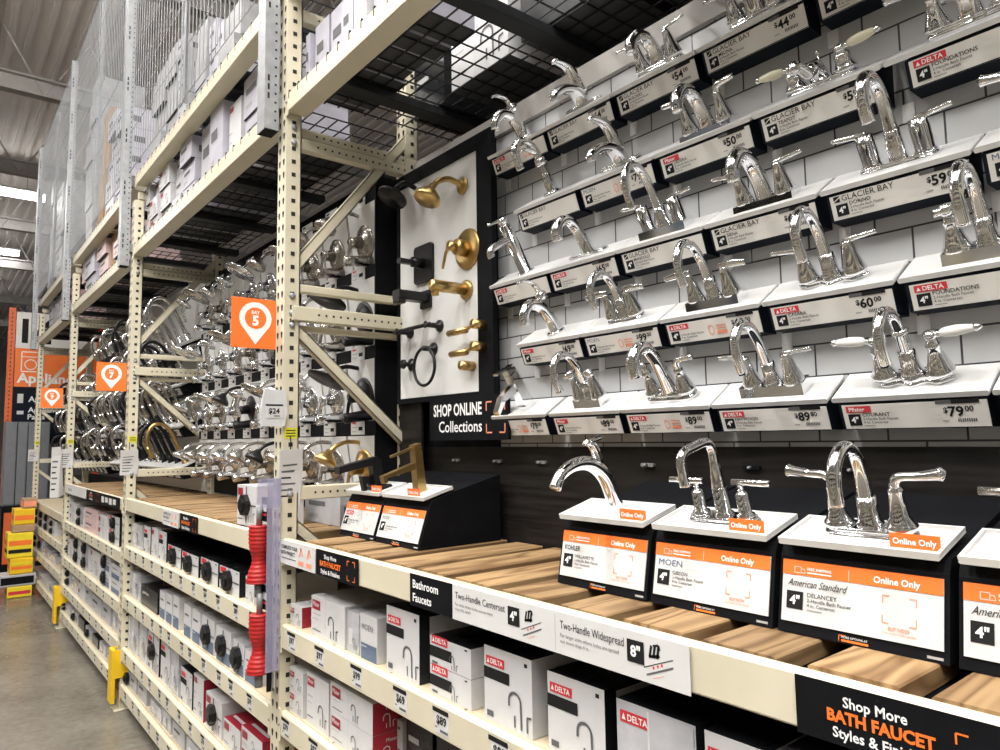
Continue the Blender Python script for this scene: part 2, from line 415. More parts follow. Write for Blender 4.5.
# deck boards (each a plank laid front to back)
def boards(b, n, w, x_start, gap):
    x = x_start
    for k in range(n):
        jw = w*random.uniform(.96, 1.04)
        m = MB(); y0, y1, z0, z1 = YF+.044, YB-.03, H+DECK[b]-.034, H+DECK[b]-.002+random.uniform(-.001, .002)
        e = .003; jit = random.uniform(-.012, .012)
        pr = [(x-jw+e,z0),(x-e,z0),(x,z0+e),(x,z1-e),(x-e,z1),(x-jw+e,z1),(x-jw,z1-e),(x-jw,z0+e)]
        N = 4; vs = []
        for q in range(N+1):
            yy = y0+(y1-y0)*q/N; dx = jit*q/N+random.uniform(-.001, .001)
            vs += [(px+dx, yy, pz) for px, pz in pr]
        fs = [tuple(range(8)), tuple(range((N+1)*8-1, N*8-1, -1))]+[(q*8+(i+1) % 8, q*8+i, q*8+8+i, q*8+8+(i+1) % 8) for q in range(N) for i in range(8)]
        m.add(vs, fs, 'deck_wood')
        at_base(m, 'deck_board', 'bare wooden deck board, %s from the right end of the %s bay deck' % (ORD[k], BAY[b]), 'board', (x-jw/2, y0, z0), 'wooden deck boards')
        x -= jw+gap+random.uniform(-.008, .008)
        if x-w < BX[b+1]+.01: break
for b in range(3):
    m = MB(); m.bbox((BX[b+1]+.01, YF+.05, H+DECK[b]-.044), (BX[b]-PW-.01, YB-.03, H+DECK[b]-.0345), 'black', .002)  # added support sheet, black to stand for the shade between the boards
    for k in range(3): x = BX[b+1]+.35+k*.9; m.bbox((x, YF+.05, H+DECK[b]-.08), (x+.05, YB-.03, H+DECK[b]-.044), 'cream', .003)
    at_base(m, 'deck_shade_sheet', 'added dark sheet shading the gaps under the wooden deck boards of the %s bay' % BAY[b], 'added shade sheet', (BX[b+1]+.01, YF+.05, H+DECK[b]-.08))
boards(0, 30, .134, -.075, .046)
boards(1, 30, .115, BX[1]-PW-.02, .038)
boards(2, 30, .115, BX[2]-PW-.02, .038)
m = MB(); m.bbox((BX[4]+.01, YF+.03, H+DECK[3]-.016), (BX[3]-PW-.01, YB-.02, H+DECK[3]-.002), 'pale_wood'); at_base(m, 'shelf_panel', 'pale deck panel of the low deck, farthest bay', 'shelf panel', (BX[4]+.01, YF+.03, H+DECK[3]-.016))

# ------------------------------------------------------------------ display back walls
TX0, TX1, YW = -1.94, .06, 1.57
def wall_obj(name, x0, x1, z0, z1, y, mt, th=.012):
    m = MB(); m.box((x0, 0, H+z0), (x1, th, H+z1), mt); o = struct(m, name); o.location = (0, y, 0); return o
ox, oz = -.5715, H-.018
m = MB(); m.box((TX0-ox, 0, -.012), (TX1-ox, .012, 1.183), 'tile'); w_ = struct(m, 'wall_tile'); w_.location = (ox, YW, oz)
wall_obj('wall_laminate', -2.57, TX1, -.36, -.03, YW-.004, 'dark_laminate')
wall_obj('wall_upper', -2.57, TX0, -.03, 1.165, YW-.004, 'black')
m = MB(); m.bbox((-2.56, YW-.012, H+1.095), (TX1, YW+.006, H+1.172), 'box_band', .003); struct(m, 'trim_21')
wall_obj('wall_dark_space', BX[4], TX1, -H, -.36, YB+.01, 'black')  # added black panel standing in for the dark space behind the shelves
wall_obj('wall_display', BX[2]+.01, BX[1]-PW-.006, -.34, 1.2, 1.545, 'black')
m = MB(); m.box((-2.525, 1.508, H-.345), (-2.36, 1.518, H+.15), 'dark_laminate'); struct(m, 'trim_22')
m = MB(); m.box((BX[1]-PW-.014, 1.425, H-.30), (BX[1]-PW-.004, 1.545, H+1.12), 'black'); struct(m, 'trim_20')

# dark clips along the laminate
for k, x in enumerate((-2.2, -1.95, -1.72, -1.5, -1.28, -.96, -.72, -.42)):
    m = MB(); m.bbox((x-.022, YW-.014, H-.085), (x+.022, YW-.004, H-.075), 'steel' if k < 5 else 'black', .002); m.lathe([(.004, 0), (.004, .012), (0, .014)], 'steel', Matrix.Translation((x, YW-.014, H-.08)), 8, 'Y')
    at_base(m, 'mount_clip', 'small clip on the dark laminate, %s from the left' % ORD[k], 'clip', (x, YW-.004, H-.085), 'clips on the dark laminate')

# ------------------------------------------------------------------ faucets
def stadium(w, d, n=10):
    r = d/2; p = []
    for k in range(n+1): a = -PI/2+PI*k/n; p.append((w/2-r+r*math.cos(a), r*math.sin(a)))
    for k in range(n+1): a = PI/2+PI*k/n; p.append((-w/2+r+r*math.cos(a), r*math.sin(a)))
    return p
BELL = [(.026,0),(.026,.005),(.023,.008),(.022,.014),(.018,.024),(.0135,.042),(.0115,.052),(.0135,.055),(.0135,.06),(.011,.063),(.009,.072),(.0,.074)]
CONE = [(.025,0),(.025,.004),(.022,.012),(.016,.034),(.0115,.058),(.0105,.064),(.0105,.07),(0,.071)]
CYL = [(.0205,0),(.0205,.004),(.0185,.005),(.0185,.052),(.017,.053),(.017,.066),(.0,.067)]
SLIM = [(.018,0),(.018,.007),(.0125,.010),(.0130,.046),(.0095,.051),(.005,.054),(.005,.070),(0,.071)]
FLARE = [(.025,0),(.025,.006),(.021,.010),(.0195,.014),(.0155,.022),(.0112,.060),(.0122,.064),(.0122,.067),(.009,.070),(.0075,.078),(0,.080)]
LOW = [(.025,0),(.025,.006),(.021,.010),(.0165,.022),(.018,.030),(.015,.036),(.010,.040),(0,.041)]
HPROF = dict(low=LOW, bell=BELL, cone=CONE, cyl=CYL, slim=SLIM, flare=FLARE)
def spout_path(kind, s=1.0):
    if kind == 'goose':   return [(0,.004,0),(0,.004,.05),(0,.002,.105),(0,-.012,.148),(0,-.043,.168),(0,-.078,.152),(0,-.094,.118),(0,-.097,.078)], [.0185,.0138,.0118,.0112,.011,.011,.0112,.0118]
    if kind == 'tallgoose': return [(0,.004,0),(0,.004,.03),(0,.004,.06),(0,.004,.14),(0,-.014,.182),(0,-.046,.196),(0,-.076,.180),(0,-.088,.145),(0,-.088,.112)], [.0185,.0185,.0145,.0125,.0125,.0125,.0125,.0125,.0135]
    if kind == 'thick':   return [(0,.004,0),(0,.0,.045),(0,-.006,.095),(0,-.024,.138),(0,-.055,.150),(0,-.085,.132),(0,-.098,.095)], [.027,.020,.0165,.0165,.0175,.018,.0165]
    if kind == 'low':     return [(0,.004,0),(0,.0,.035),(0,-.016,.078),(0,-.052,.100),(0,-.088,.088),(0,-.106,.062)], [.024,.020,.018,.0165,.0155,.0135]
    if kind == 'flat':    return [(0,.004,0),(0,-.004,.03),(0,-.03,.055),(0,-.07,.066),(0,-.108,.060),(0,-.116,.044)], [.026,.024,.019,.016,.0145,.0135]
    if kind == 'square':  return [(0,.004,0),(0,.004,.068),(0,.004,.12),(0,.003,.150),(0,-.012,.168),(0,-.05,.170),(0,-.085,.168),(0,-.098,.155),(0,-.1,.13),(0,-.1,.102)], [.015,.015,.0098,.0095,.0095,.0095,.0095,.0095,.0095,.0105]
    if kind == 'sweep':   return [(0,.016,0),(0,.010,.05),(0,-.004,.10),(0,-.038,.138),(0,-.085,.152),(0,-.132,.143),(0,-.158,.118)], [.018,.017,.0175,.0155,.0135,.012,.013]
    if kind == 'teapot':  return [(0,.004,0),(0,-.008,.02),(0,-.03,.034),(0,-.05,.03),(0,-.07,.044),(0,-.10,.062),(0,-.112,.048)], [.022,.021,.017,.013,.012,.0125,.012]
def lever(m, kind, sx, z, mt):
    X = lambda pts: [(sx*p[0], p[1], z+p[2]) for p in pts]
    if kind == 'thin':  m.tube(X([(-.004,0,.003),(.02,0,.006),(.064,-.003,.011)]), [.007,.0055,.0045], mt, 8, flat=.7)
    if kind == 'rod':   m.tube(X([(-.016,0,.004),(.062,0,.004)]), .0065, mt, 12, sub=1)
    if kind == 'bent':  m.tube(X([(0,0,-.012),(.002,0,.008),(.014,0,.018),(.055,0,.022)]), [.011,.010,.0085,.0065], mt, 10)
    if kind == 'scroll':m.tube(X([(0,0,-.004),(.004,0,.008),(.016,0,.013),(.04,-.002,.015),(.066,-.004,.019),(.074,-.004,.020),(.08,-.004,.021)]), [.0085,.0085,.0075,.0075,.0095,.0115,.004], mt, 12)
    if kind == 'flat':  m.tube(X([(-.008,0,.004),(.025,-.003,.008),(.065,-.008,.006)]), [.011,.010,.0075], mt, 10, flat=.45)
    if kind == 'knob':  m.lathe([(.009,-.002),(.014,.006),(.015,.014),(.010,.022),(0,.024)], mt, Matrix.Translation((0, 0, z)), 14); m.tube(X([(0,0,.01),(.02,-.012,.012)]), [.006,.008], mt, 8, sub=1)
    if kind == 'cross':
        m.tube([(-.024, 0, z+.006), (.024, 0, z+.006)], .006, mt, 10, sub=1); m.tube([(0, -.024, z+.006), (0, .024, z+.006)], .006, mt, 10, sub=1)
def faucet(sp, label, loc, tilt, name='bath_faucet', group=None):
    t = thing(name, label, 'faucet', loc, (tilt, 0, 0), group)
    mt = sp.get('mat', 'chrome'); w = sp.get('w', .148); kind = sp['spout']; base = sp.get('base', 'oval'); bh = .0
    if base != 'none':
        m = MB(); bh = sp.get('bh', .016)
        if base == 'oval':
            m.plate(stadium(w, .052), 0, bh*.5, mt, None, True); m.plate(stadium(w-.008, .044), bh*.5, bh, mt, None, True)
        if base == 'rect':
            m.prism([(-.0285,0),(.0285,0),(.0225,bh),(-.0225,bh)], -w/2, w/2, mt)
        if base == 'wavy':
            p = []
            for k in range(48):
                a = 2*PI*k/48; x = w/2*math.cos(a); y = math.sin(a)*(.021+.007*math.cos(3*PI*math.cos(a)))*(1 if abs(math.cos(a)) < .95 else .9)
                p.append((x, y))
            m.plate(p, 0, bh*.4, mt, None, True); m.plate([(x*.95, y*.9) for x, y in p], bh*.4, bh, mt, None, True)
        if base == 'round':
            m.lathe([(.03,0),(.03,.004),(.026,bh),(0,bh+.001)], mt, None, 20)
        m.build('base_plate', t)
    if kind == 'block':
        m = MB(); m.prism([(-.022,0),(.022,0),(.010,.135),(-.020,.128)], -.018, .018, mt); m.prism([(-.02,.07),(-.02,.098),(-.085,.088),(-.125,.058),(-.125,.044),(-.08,.07)][::-1], -.013, .013, mt); m.build('spout', t)
        m = MB(); m.prism([(-.022,.13),(.012,.137),(.012,.155),(-.01,.152),(-.022,.147)], -.016, .016, mt); m.prism([(-.015,.15),(-.015,.158),(-.062,.158),(-.062,.152)][::-1], -.011, .011, mt); m.build('handle', t); return t
    if kind == 'column':
        m = MB(); hh = sp.get('h', .16)
        m.lathe([(.03,0),(.03,.005),(.021,.008),(.0205,hh),(.018,hh+.002),(0,hh+.003)], mt, None, 20); m.tube([(0,-.004,hh*.72),(0,-.05,hh*.74),(0,-.095,hh*.73),(0,-.108,hh*.66),(0,-.109,hh*.6)], [.012,.012,.012,.0125,.0125], mt, 12); m.build('spout', t)
        m = MB(); m.lathe([(.019,hh+.004),(.019,hh+.022),(.016,hh+.026),(0,hh+.027)], mt, None, 18); m.tube([(0,0,hh+.016),(0,-.03,hh+.022),(0,-.066,hh+.026)], [.006,.005,.0045], mt, 8); m.build('handle', t); return t
    if kind == 'modern':        # straight square column with an arm spout (the gold one on the deck)
        m = MB(); m.prism([(-.016,0),(.018,0),(.036,.135),(.008,.135)], -.017, .017, mt); m.prism([(0,.078),(0,.10),(-.125,.092),(-.125,.067),(-.112,.069),(-.112,.081)][::-1], -.013, .013, mt); m.build('spout', t)
        m = MB(); m.prism([(.008,.137),(.036,.137),(.038,.157),(.010,.157)], -.017, .017, mt); m.prism([(.010,.144),(.010,.152),(-.075,.146),(-.075,.139)][::-1], -.008, .008, mt); m.build('handle', t); return t
    if kind == 'arch':          # black bridge-like square arch
        m = MB(); m.prism([(-.018,0),(.02,0),(.03,.10),(.016,.114),(-.135,.120),(-.142,.096),(-.118,.096),(-.010,.088)], -.018, .018, mt); m.build('spout', t)
        m = MB(); m.prism([(-.018,.012),(-.018,.05),(-.05,.058),(-.052,.004),(-.04,.004),(-.036,.03)][::-1], -.03, -.006, mt); m.build('handle', t); return t
    P, Rr = spout_path(kind); hs = sp.get('hs', 1.0)
    m = MB(); m.tube([(x, y*sp.get('reach', 1.), bh*.8+z*hs*.93) for x, y, z in P], Rr, mt, 16, flat=sp.get('flatness', 1.0))
    if kind in ('square', 'tallgoose'):
        m.lathe([(.019,bh*.8),(.019,bh+.004),(.0155,bh+.006),(.0155,bh+.056),(.0145,bh+.058),(0,bh+.060)], mt, Matrix.Translation((0, .004, 0)), 18)
    elif kind == 'goose' and sp.get('collar', True):
        m.lathe([(.022,bh*.8),(.022,bh+.004),(.0185,bh+.010),(.017,bh+.03),(.0155,bh+.05)], mt, Matrix.Translation((0, .004, 0)), 18)
        if sp.get('ring'): m.lathe([(.0125,bh+.085),(.016,bh+.088),(.016,bh+.094),(.0125,bh+.097)], mt, Matrix.Translation((0, .003, 0)), 16)
    m.build('spout', t)
    hk = sp.get('handles')
    if hk:
        hp = sp.get('hx', .051)
        for sx in (-1, 1):
            prof = HPROF[hk]; z1 = prof[-1][1]; T = Matrix.Translation((sx*hp, 0, bh*.9))
            m = MB()
            if hk == 'cube': pass
            m.lathe(prof, mt, T, 18); h = m.build('handle', t)
            l = MB(); lk = sp.get('lever', 'thin')
            if lk == 'porcelain':
                l.lathe([(.009,0),(.013,.005),(.013,.012),(.009,.016),(0,.018)], mt, Matrix.Translation((0, 0, z1-.002)), 14)
                l.tube([(0, 0, z1+.006), (sx*.02, 0, z1+.007)], .006, mt, 8, sub=1)
                l.tube([(sx*x, 0, z1+.007+x*.06) for x in (.018, .026, .045, .066, .074)], [.006,.0095,.011,.008,.006], sp.get('lmat', 'porcelain'), 12)
                l.tube([(sx*.074, 0, z1+.0115), (sx*.08, 0, z1+.012), (sx*.088, 0, z1+.0125)], [.0065,.0075,.002], mt, 8, sub=1)
            else: lever(l, lk, sx, z1-.004, mt)
            l.build('lever', h, Matrix.Translation((sx*hp, 0, bh*.9)))
    sg = sp.get('single')
    if sg:
        m = MB()
        if sg == 'top':      # curved lever on top of the body
            m.lathe([(.019,.0),(.02,.012),(.016,.024),(0,.028)], mt, Matrix.Translation((0, .006, bh+.085*hs)), 16); m.tube([(0,.006,bh+.1*hs),(0,-.004,bh+.13*hs),(0,-.034,bh+.15*hs),(0,-.06,bh+.152*hs)], [.012,.010,.009,.006], mt, 10, flat=.6)
        if sg == 'rise':     # faceted lever rising off the back of the spout
            m.tube([(0,-.018,bh+.10),(0,-.012,bh+.14),(0,-.020,bh+.168),(0,-.040,bh+.18)], [.014,.012,.011,.006], mt, 10); m.tube([(0,-.044,bh+.177),(0,.006,bh+.178)], [.007,.012], mt, 10, flat=.5, sub=1)
        if sg == 'back':     # low lever over a flat body
            m.tube([(0,.012,bh+.03),(0,.01,bh+.075),(0,-.005,bh+.115),(0,-.045,bh+.142),(0,-.06,bh+.14)], [.024,.020,.017,.011,.006], mt, 12, flat=.7)
        if sg == 'side': m.tube([(.02,.0,bh+.06),(.045,-.002,bh+.09),(.068,-.008,bh+.118)], [.010,.008,.005], mt, 10); m.lathe([(.02,bh),(.017,bh+.04),(.012,bh+.065),(0,bh+.068)], mt, Matrix.Translation((.03, 0, 0)), 14)
        m.build('handle', t)
    if sp.get('rodlift'):
        m = MB(); m.tube([(0, .022, bh), (0, .022, bh+.05)], .0025, mt, 6, sub=1); m.lathe([(.004,0),(.005,.006),(0,.01)], mt, Matrix.Translation((0, .022, bh+.05)), 8); m.build('lift_rod', t)
    return t

# ------------------------------------------------------------------ wall display stands
ZR = [.073, .303, .522, .752, .983]
TILT = math.atan2(.058, .092)
XR = [-.425-.2925*k for k in range(5, -2, -1)]          # left edges, odd rows
ICON = [(.0,.0),(.010,.0),(.013,.006),(.013,.016),(.009,.020),(.004,.020),(-.001,.014)]
def brand(m, Fm, b, x, y, h):
    if b in ('DELTA', 'Pfister'):
        m.rect(Fm, x, y-h*.3, x+(.058 if b == 'DELTA' else .05), y+h*1.25, 'red', .0004)
        if b == 'DELTA': m.poly(Fm, [(x+.004, y), (x+.012, y), (x+.008, y+h*.9)], 'white_ink', .0008)
        m.text(Fm, b, x+(.015 if b == 'DELTA' else .006), y, h, 'white_ink', lift=.0008, bold=.02, maxw=.04)
    elif b == 'GLACIER BAY':
        m.poly(Fm, [(x,y-.001),(x+.013,y-.001),(x+.013,y+.012),(x,y+.012)], 'ink', .0004); m.line(Fm, [(x, y+.001), (x+.013, y+.009)], .002, 'card', .0008)
        m.text(Fm, b, x+.017, y, .0125, 'ink', maxw=.118)
    elif b == 'MOEN': m.text(Fm, b, x, y, .0115, 'moen_blue', w=.046)
    elif b == 'KOHLER': m.text(Fm, b, x, y, .0105, 'ink', w=.042)
def four(m, Fm, x, y, s, t='4"'):
    m.rect(Fm, x, y, x+s, y+s, 'ink', .0004); m.text(Fm, t, x+s*.5, y+s*.27, s*.5, 'white_ink', lift=.0009, bold=.03, align='C', maxw=s*.8)
STANDS = {}
def stand(r, k, x0, d):
    b, nm, price, icon, desc, w = d['b'], d['n'], d['p'], d.get('o'), d['desc'], d.get('w', .287)
    z = ZR[r]
    t = thing('display_stand', desc, 'display stand', (x0, 1.482, H+z), group='white topped faucet stands on the tile wall')
    m = MB(); m.bbox((0, 0, -.011), (w, .106, 0), 'white', .0025, Matrix.Rotation(TILT, 4, 'X')); m.build('top_board', t)
    ins = d.get('inset', .018)
    a = (.010, -.012); bq = (.030, -.065)
    m = MB(); m.prism([a, bq, (YW-1.4835, -.065), (YW-1.4835, .040)][::1], ins-.008, w-.006, 'navy'); m.build('body', t)
    # price card on the sloping front
    vdir = Vector((0, a[0]-bq[0], a[1]-bq[1])).normalized(); n = VX.cross(vdir)
    L = math.hypot(a[0]-bq[0], a[1]-bq[1])
    m = MB(); Fm = (Vector((ins, bq[0], bq[1]))+n*.001, VX, vdir, n); cw = w-ins-.006
    O, u, v, nn = Fm
    hh = L-.003
    m.add([O, O+u*cw, O+u*cw+v*hh, O+v*hh, O+nn*.002, O+nn*.002+u*cw, O+nn*.002+u*cw+v*hh, O+nn*.002+v*hh], [(4,5,6,7),(0,4,7,3),(1,2,6,5),(0,1,5,4),(3,7,6,2)], 'card')
    m.rect(Fm, 0, 0, cw, .002, 'black', .0021)
    Fm = (O+nn*.002, u, v, nn)
    brand(m, Fm, b, .008, .040, .009)
    four(m, Fm, .010, .009, .025)
    tx = .039
    if nm: m.text(Fm, nm, tx, .0285, .0080, 'ink', bold=.01, maxw=.095)
    if r < 5: m.text(Fm, '2-Handle Bath Faucet' if d.get('two', True) else '1-Handle Bath Faucet', tx, .0205, .0056, 'grey_ink', maxw=.088, bold=.01); m.text(Fm, '4 in. Centerset', tx, .0130, .0056, 'grey_ink', maxw=.064, bold=.01); m.rect(Fm, tx, .0075, tx+.022, .0095, 'light_ink', .0004)
    if icon:
        xo = cw-.092-.048 if price else .158
        for q in range(2): m.rect(Fm, xo+.022, .026+q*.007, xo+.05, .0285+q*.007, 'salmon', .0004)
        m.rect(Fm, xo+.022, .013, xo+.05, .022, 'salmon', .0004); m.line(Fm, [(xo, .034), (xo, .02), (xo+.006, .012), (xo+.013, .017), (xo+.015, .03), (xo+.007, .037), (xo, .034)], .0022, 'salmon', .0004)
    if price:
        m.rect(Fm, cw-.085, .0485, cw-.012, .0565, 'grey_ink', .0004); m.rect(Fm, cw-.058, .0485, cw-.012, .0565, 'ink', .0008)
        W = m.text(Fm, price[:-2], cw-.066, .024, .0195, 'ink', bold=.03, maxw=.038); m.text(Fm, '$', cw-.074, .031, .011, 'ink', bold=.025); m.text(Fm, price[-2:], cw-.066+W+.002, .033, .0105, 'ink', bold=.025)
        m.rect(Fm, cw-.078, .0135, cw-.066, .016, 'light_ink', .0004)
        for q in range(9): m.rect(Fm, cw-.052+q*.0036, .012, cw-.052+q*.0036+.0022, .019, 'grey_ink', .0004)
    m.build('price_card', t)
    if r > 0:
        m = MB(); m.bbox((.0, YW-1.482-.004, -.105), (.024, YW-1.482-.0005, -.066), 'white', .001); m.build('bracket', t)
    c, s = math.cos(TILT), math.sin(TILT)
    def on_top(dx, dy): return (x0+w*dx, 1.482+dy*c, H+z+dy*s+.0006)
    if d.get('f'):
        faucet(d['f'], d['fd'], on_top(d.get('fx', .5)+.025, d.get('fy', .050)), TILT)
G4 = dict(spout='goose')
def row(r, lst, xs):
    for k, d in enumerate(lst):
        if d: stand(r, k, xs[k], d)
rowname = ['bottom row of stands', 'second row of stands up', 'third row of stands up', 'fourth row of stands up', 'top row of stands']
def S(b, n, p, f, fd, o=False, **kw):
    return dict(b=b, n=n, p=p, f=f, fd=fd, o=o, **kw)
def label_row(r, lst):
    for k, d in enumerate(lst):
        if d: d['desc'] = 'white topped tilted display stand, %s from the left in the %s' % (ORD[k], rowname[r])
rows = [
 [S('KOHLER', '', '7900', dict(spout='block', base='none'), 'angular chrome single-handle faucet with flat lever, leftmost stand of the bottom row', True, two=False, w=.268, fx=.52),
  S('Pfister', '', '8900', dict(spout='goose', base='rect', bh=.024, w=.105, handles='cone', hx=.036, lever='knob', hs=1.05), 'compact chrome high-arc faucet on a square dark base, bottom row of the tile wall', fx=.5),
  S('DELTA', '', '8900', dict(spout='thick', base='oval', bh=.022, w=.15, handles='bell', lever='bent', hs=1.12), 'stout chrome arc faucet with bent lever handles, third stand of the bottom row', True),
  S('DELTA', 'HAYWOOD', '8900', dict(spout='goose', base='rect', bh=.024, w=.155, handles='cone', lever='thin', hs=1.12), 'chrome high-arc faucet with thin levers on a straight rectangular base, bottom row'),
  S('Pfister', 'COURANT', '7900', dict(spout='goose', base='wavy', bh=.02, w=.15, handles='bell', lever='porcelain', ring=True, hs=1.02), 'chrome gooseneck faucet with white porcelain lever handles, bottom row'),
  S('Pfister', '', '', None, '')],
 [S('Pfister', '', '6900', dict(spout='low', base='round', bh=.008, single='top', hs=1.25), 'chrome single-hole faucet with curved spout and top lever, second row up', two=False),
  S('MOEN', '', '9900', dict(spout='goose', base='oval', w=.125, handles='cone', hx=.04, lever='flat', hs=.95), 'small chrome arc faucet with close-set handles, second row up', True),
  S('DELTA', '', '6000', dict(spout='goose', base='rect', bh=.02, w=.15, handles='cone', lever='flat', hs=1.05), 'chrome arc faucet with flat paddle levers on a rectangular base, second row up', True),
  S('DELTA', 'CASARA', '6000', dict(spout='goose', base='wavy', w=.155, handles='cone', lever='thin', hs=1.08), 'chrome arc faucet with fluted cone handles on a wavy base, second row up'),
  S('DELTA', 'FOUNDATIONS', '', dict(spout='goose', base='rect', bh=.022, w=.15, handles='bell', lever='knob', hs=1.08), 'chrome high-arc faucet with small knob handles, right end of the second row up', True)],
 [S('DELTA', '', '', dict(spout='column', base='none', h=.17), 'tall straight chrome column faucet with tubular spout, third row up', two=False),
  S('DELTA', '', '6500', dict(spout='thick', base='oval', bh=.01, w=.15, hs=.86, flatness=.9), 'chrome faucet with one thick curved spout and no side handles, third row up', two=False),
  S('GLACIER BAY', 'MANDOUZ', '', dict(spout='goose', base='rect', bh=.02, w=.15, handles='cyl', lever='thin', hs=1.2), 'chrome arc faucet with straight cylinder handles on a rectangular base, third row up'),
  S('GLACIER BAY', 'SIENA', '6000', dict(spout='low', base='rect', bh=.014, w=.15, handles='cone', lever='thin', hs=1.35), 'chrome curved-spout faucet with cone handles and raised thin levers, third row up'),
  S('GLACIER BAY', 'DORIND', '5900', dict(spout='tallgoose', base='oval', bh=.012, w=.155, handles='cyl', lever='thin'), 'tall chrome faucet with slim tube spout and cylinder handles, third row up'),
  S('MOEN', '', '', dict(spout='low', base='oval', handles='bell', lever='scroll'), 'chrome faucet cut off by the right edge of the photo, third row up')],
 [S('GLACIER BAY', '', '', dict(spout='tallgoose', base='round', bh=.01, single='top', hs=1.0), 'chrome single-hole faucet with slim arched spout, leftmost stand of the fourth row up', two=False),
  S('MOEN', '', '7900', dict(spout='flat', base='oval', bh=.014, w=.15, single='back'), 'low chrome faucet with a swan-like raised lever, fourth row up', True, two=False),
  S('Pfister', 'LADERA', '5000', dict(spout='low', base='rect', bh=.012, w=.15, handles='cone', lever='bent', hs=1.2), 'chrome faucet with low curved spout and bent levers on a thin base, fourth row up'),
  S('GLACIER BAY', 'TEAPOT', '5900', dict(spout='teapot', base='oval', bh=.012, w=.16, handles='low', hx=.056, lever='porcelain', lmat='ivory', rodlift=True), 'low teapot-style chrome faucet with ivory lever handles, fourth row up'),
  S('DELTA', 'FOUNDATIONS', '', dict(spout='low', base='oval', bh=.018, w=.16, handles='bell', hx=.056, lever='scroll', hs=.9), 'low chrome faucet with curled lever handles, right end of the fourth row up', True, inset=.045)],
 [S('DELTA', '', '', dict(spout='low', base='round', bh=.008, single='top', hs=1.0), 'chrome single-lever faucet on the leftmost stand of the top row', True, two=False),
  S('GLACIER BAY', '', '6400', dict(spout='flat', base='oval', bh=.012, w=.15, single='back'), 'low chrome faucet with one thick lever, second stand of the top row', two=False),
  S('GLACIER BAY', 'BUILDERS', '5400', dict(spout='low', base='oval', bh=.014, w=.15, handles='cone', lever='thin', hs=.95), 'low chrome faucet with conical side levers, third stand of the top row'),
  S('GLACIER BAY', 'MELINA', '4400', dict(spout='thick', base='oval', bh=.014, w=.15, handles='cone', lever='thin'), 'chrome thick-spouted faucet on the 44 dollar stand of the top row'),
  S('GLACIER BAY', 'DALE', '4900', dict(spout='low', base='oval', bh=.014, w=.15, handles='cone', lever='thin'), 'chrome faucet above the photo edge, fifth stand of the top row')]]
XO = [-1.885, -1.600, -1.309, -1.016, -.720, -.428]
XE = [-1.749, -1.459, -1.164, -.869, -.574]
for r in range(5):
    label_row(r, rows[r]); row(r, rows[r], XO if r % 2 == 0 else XE)

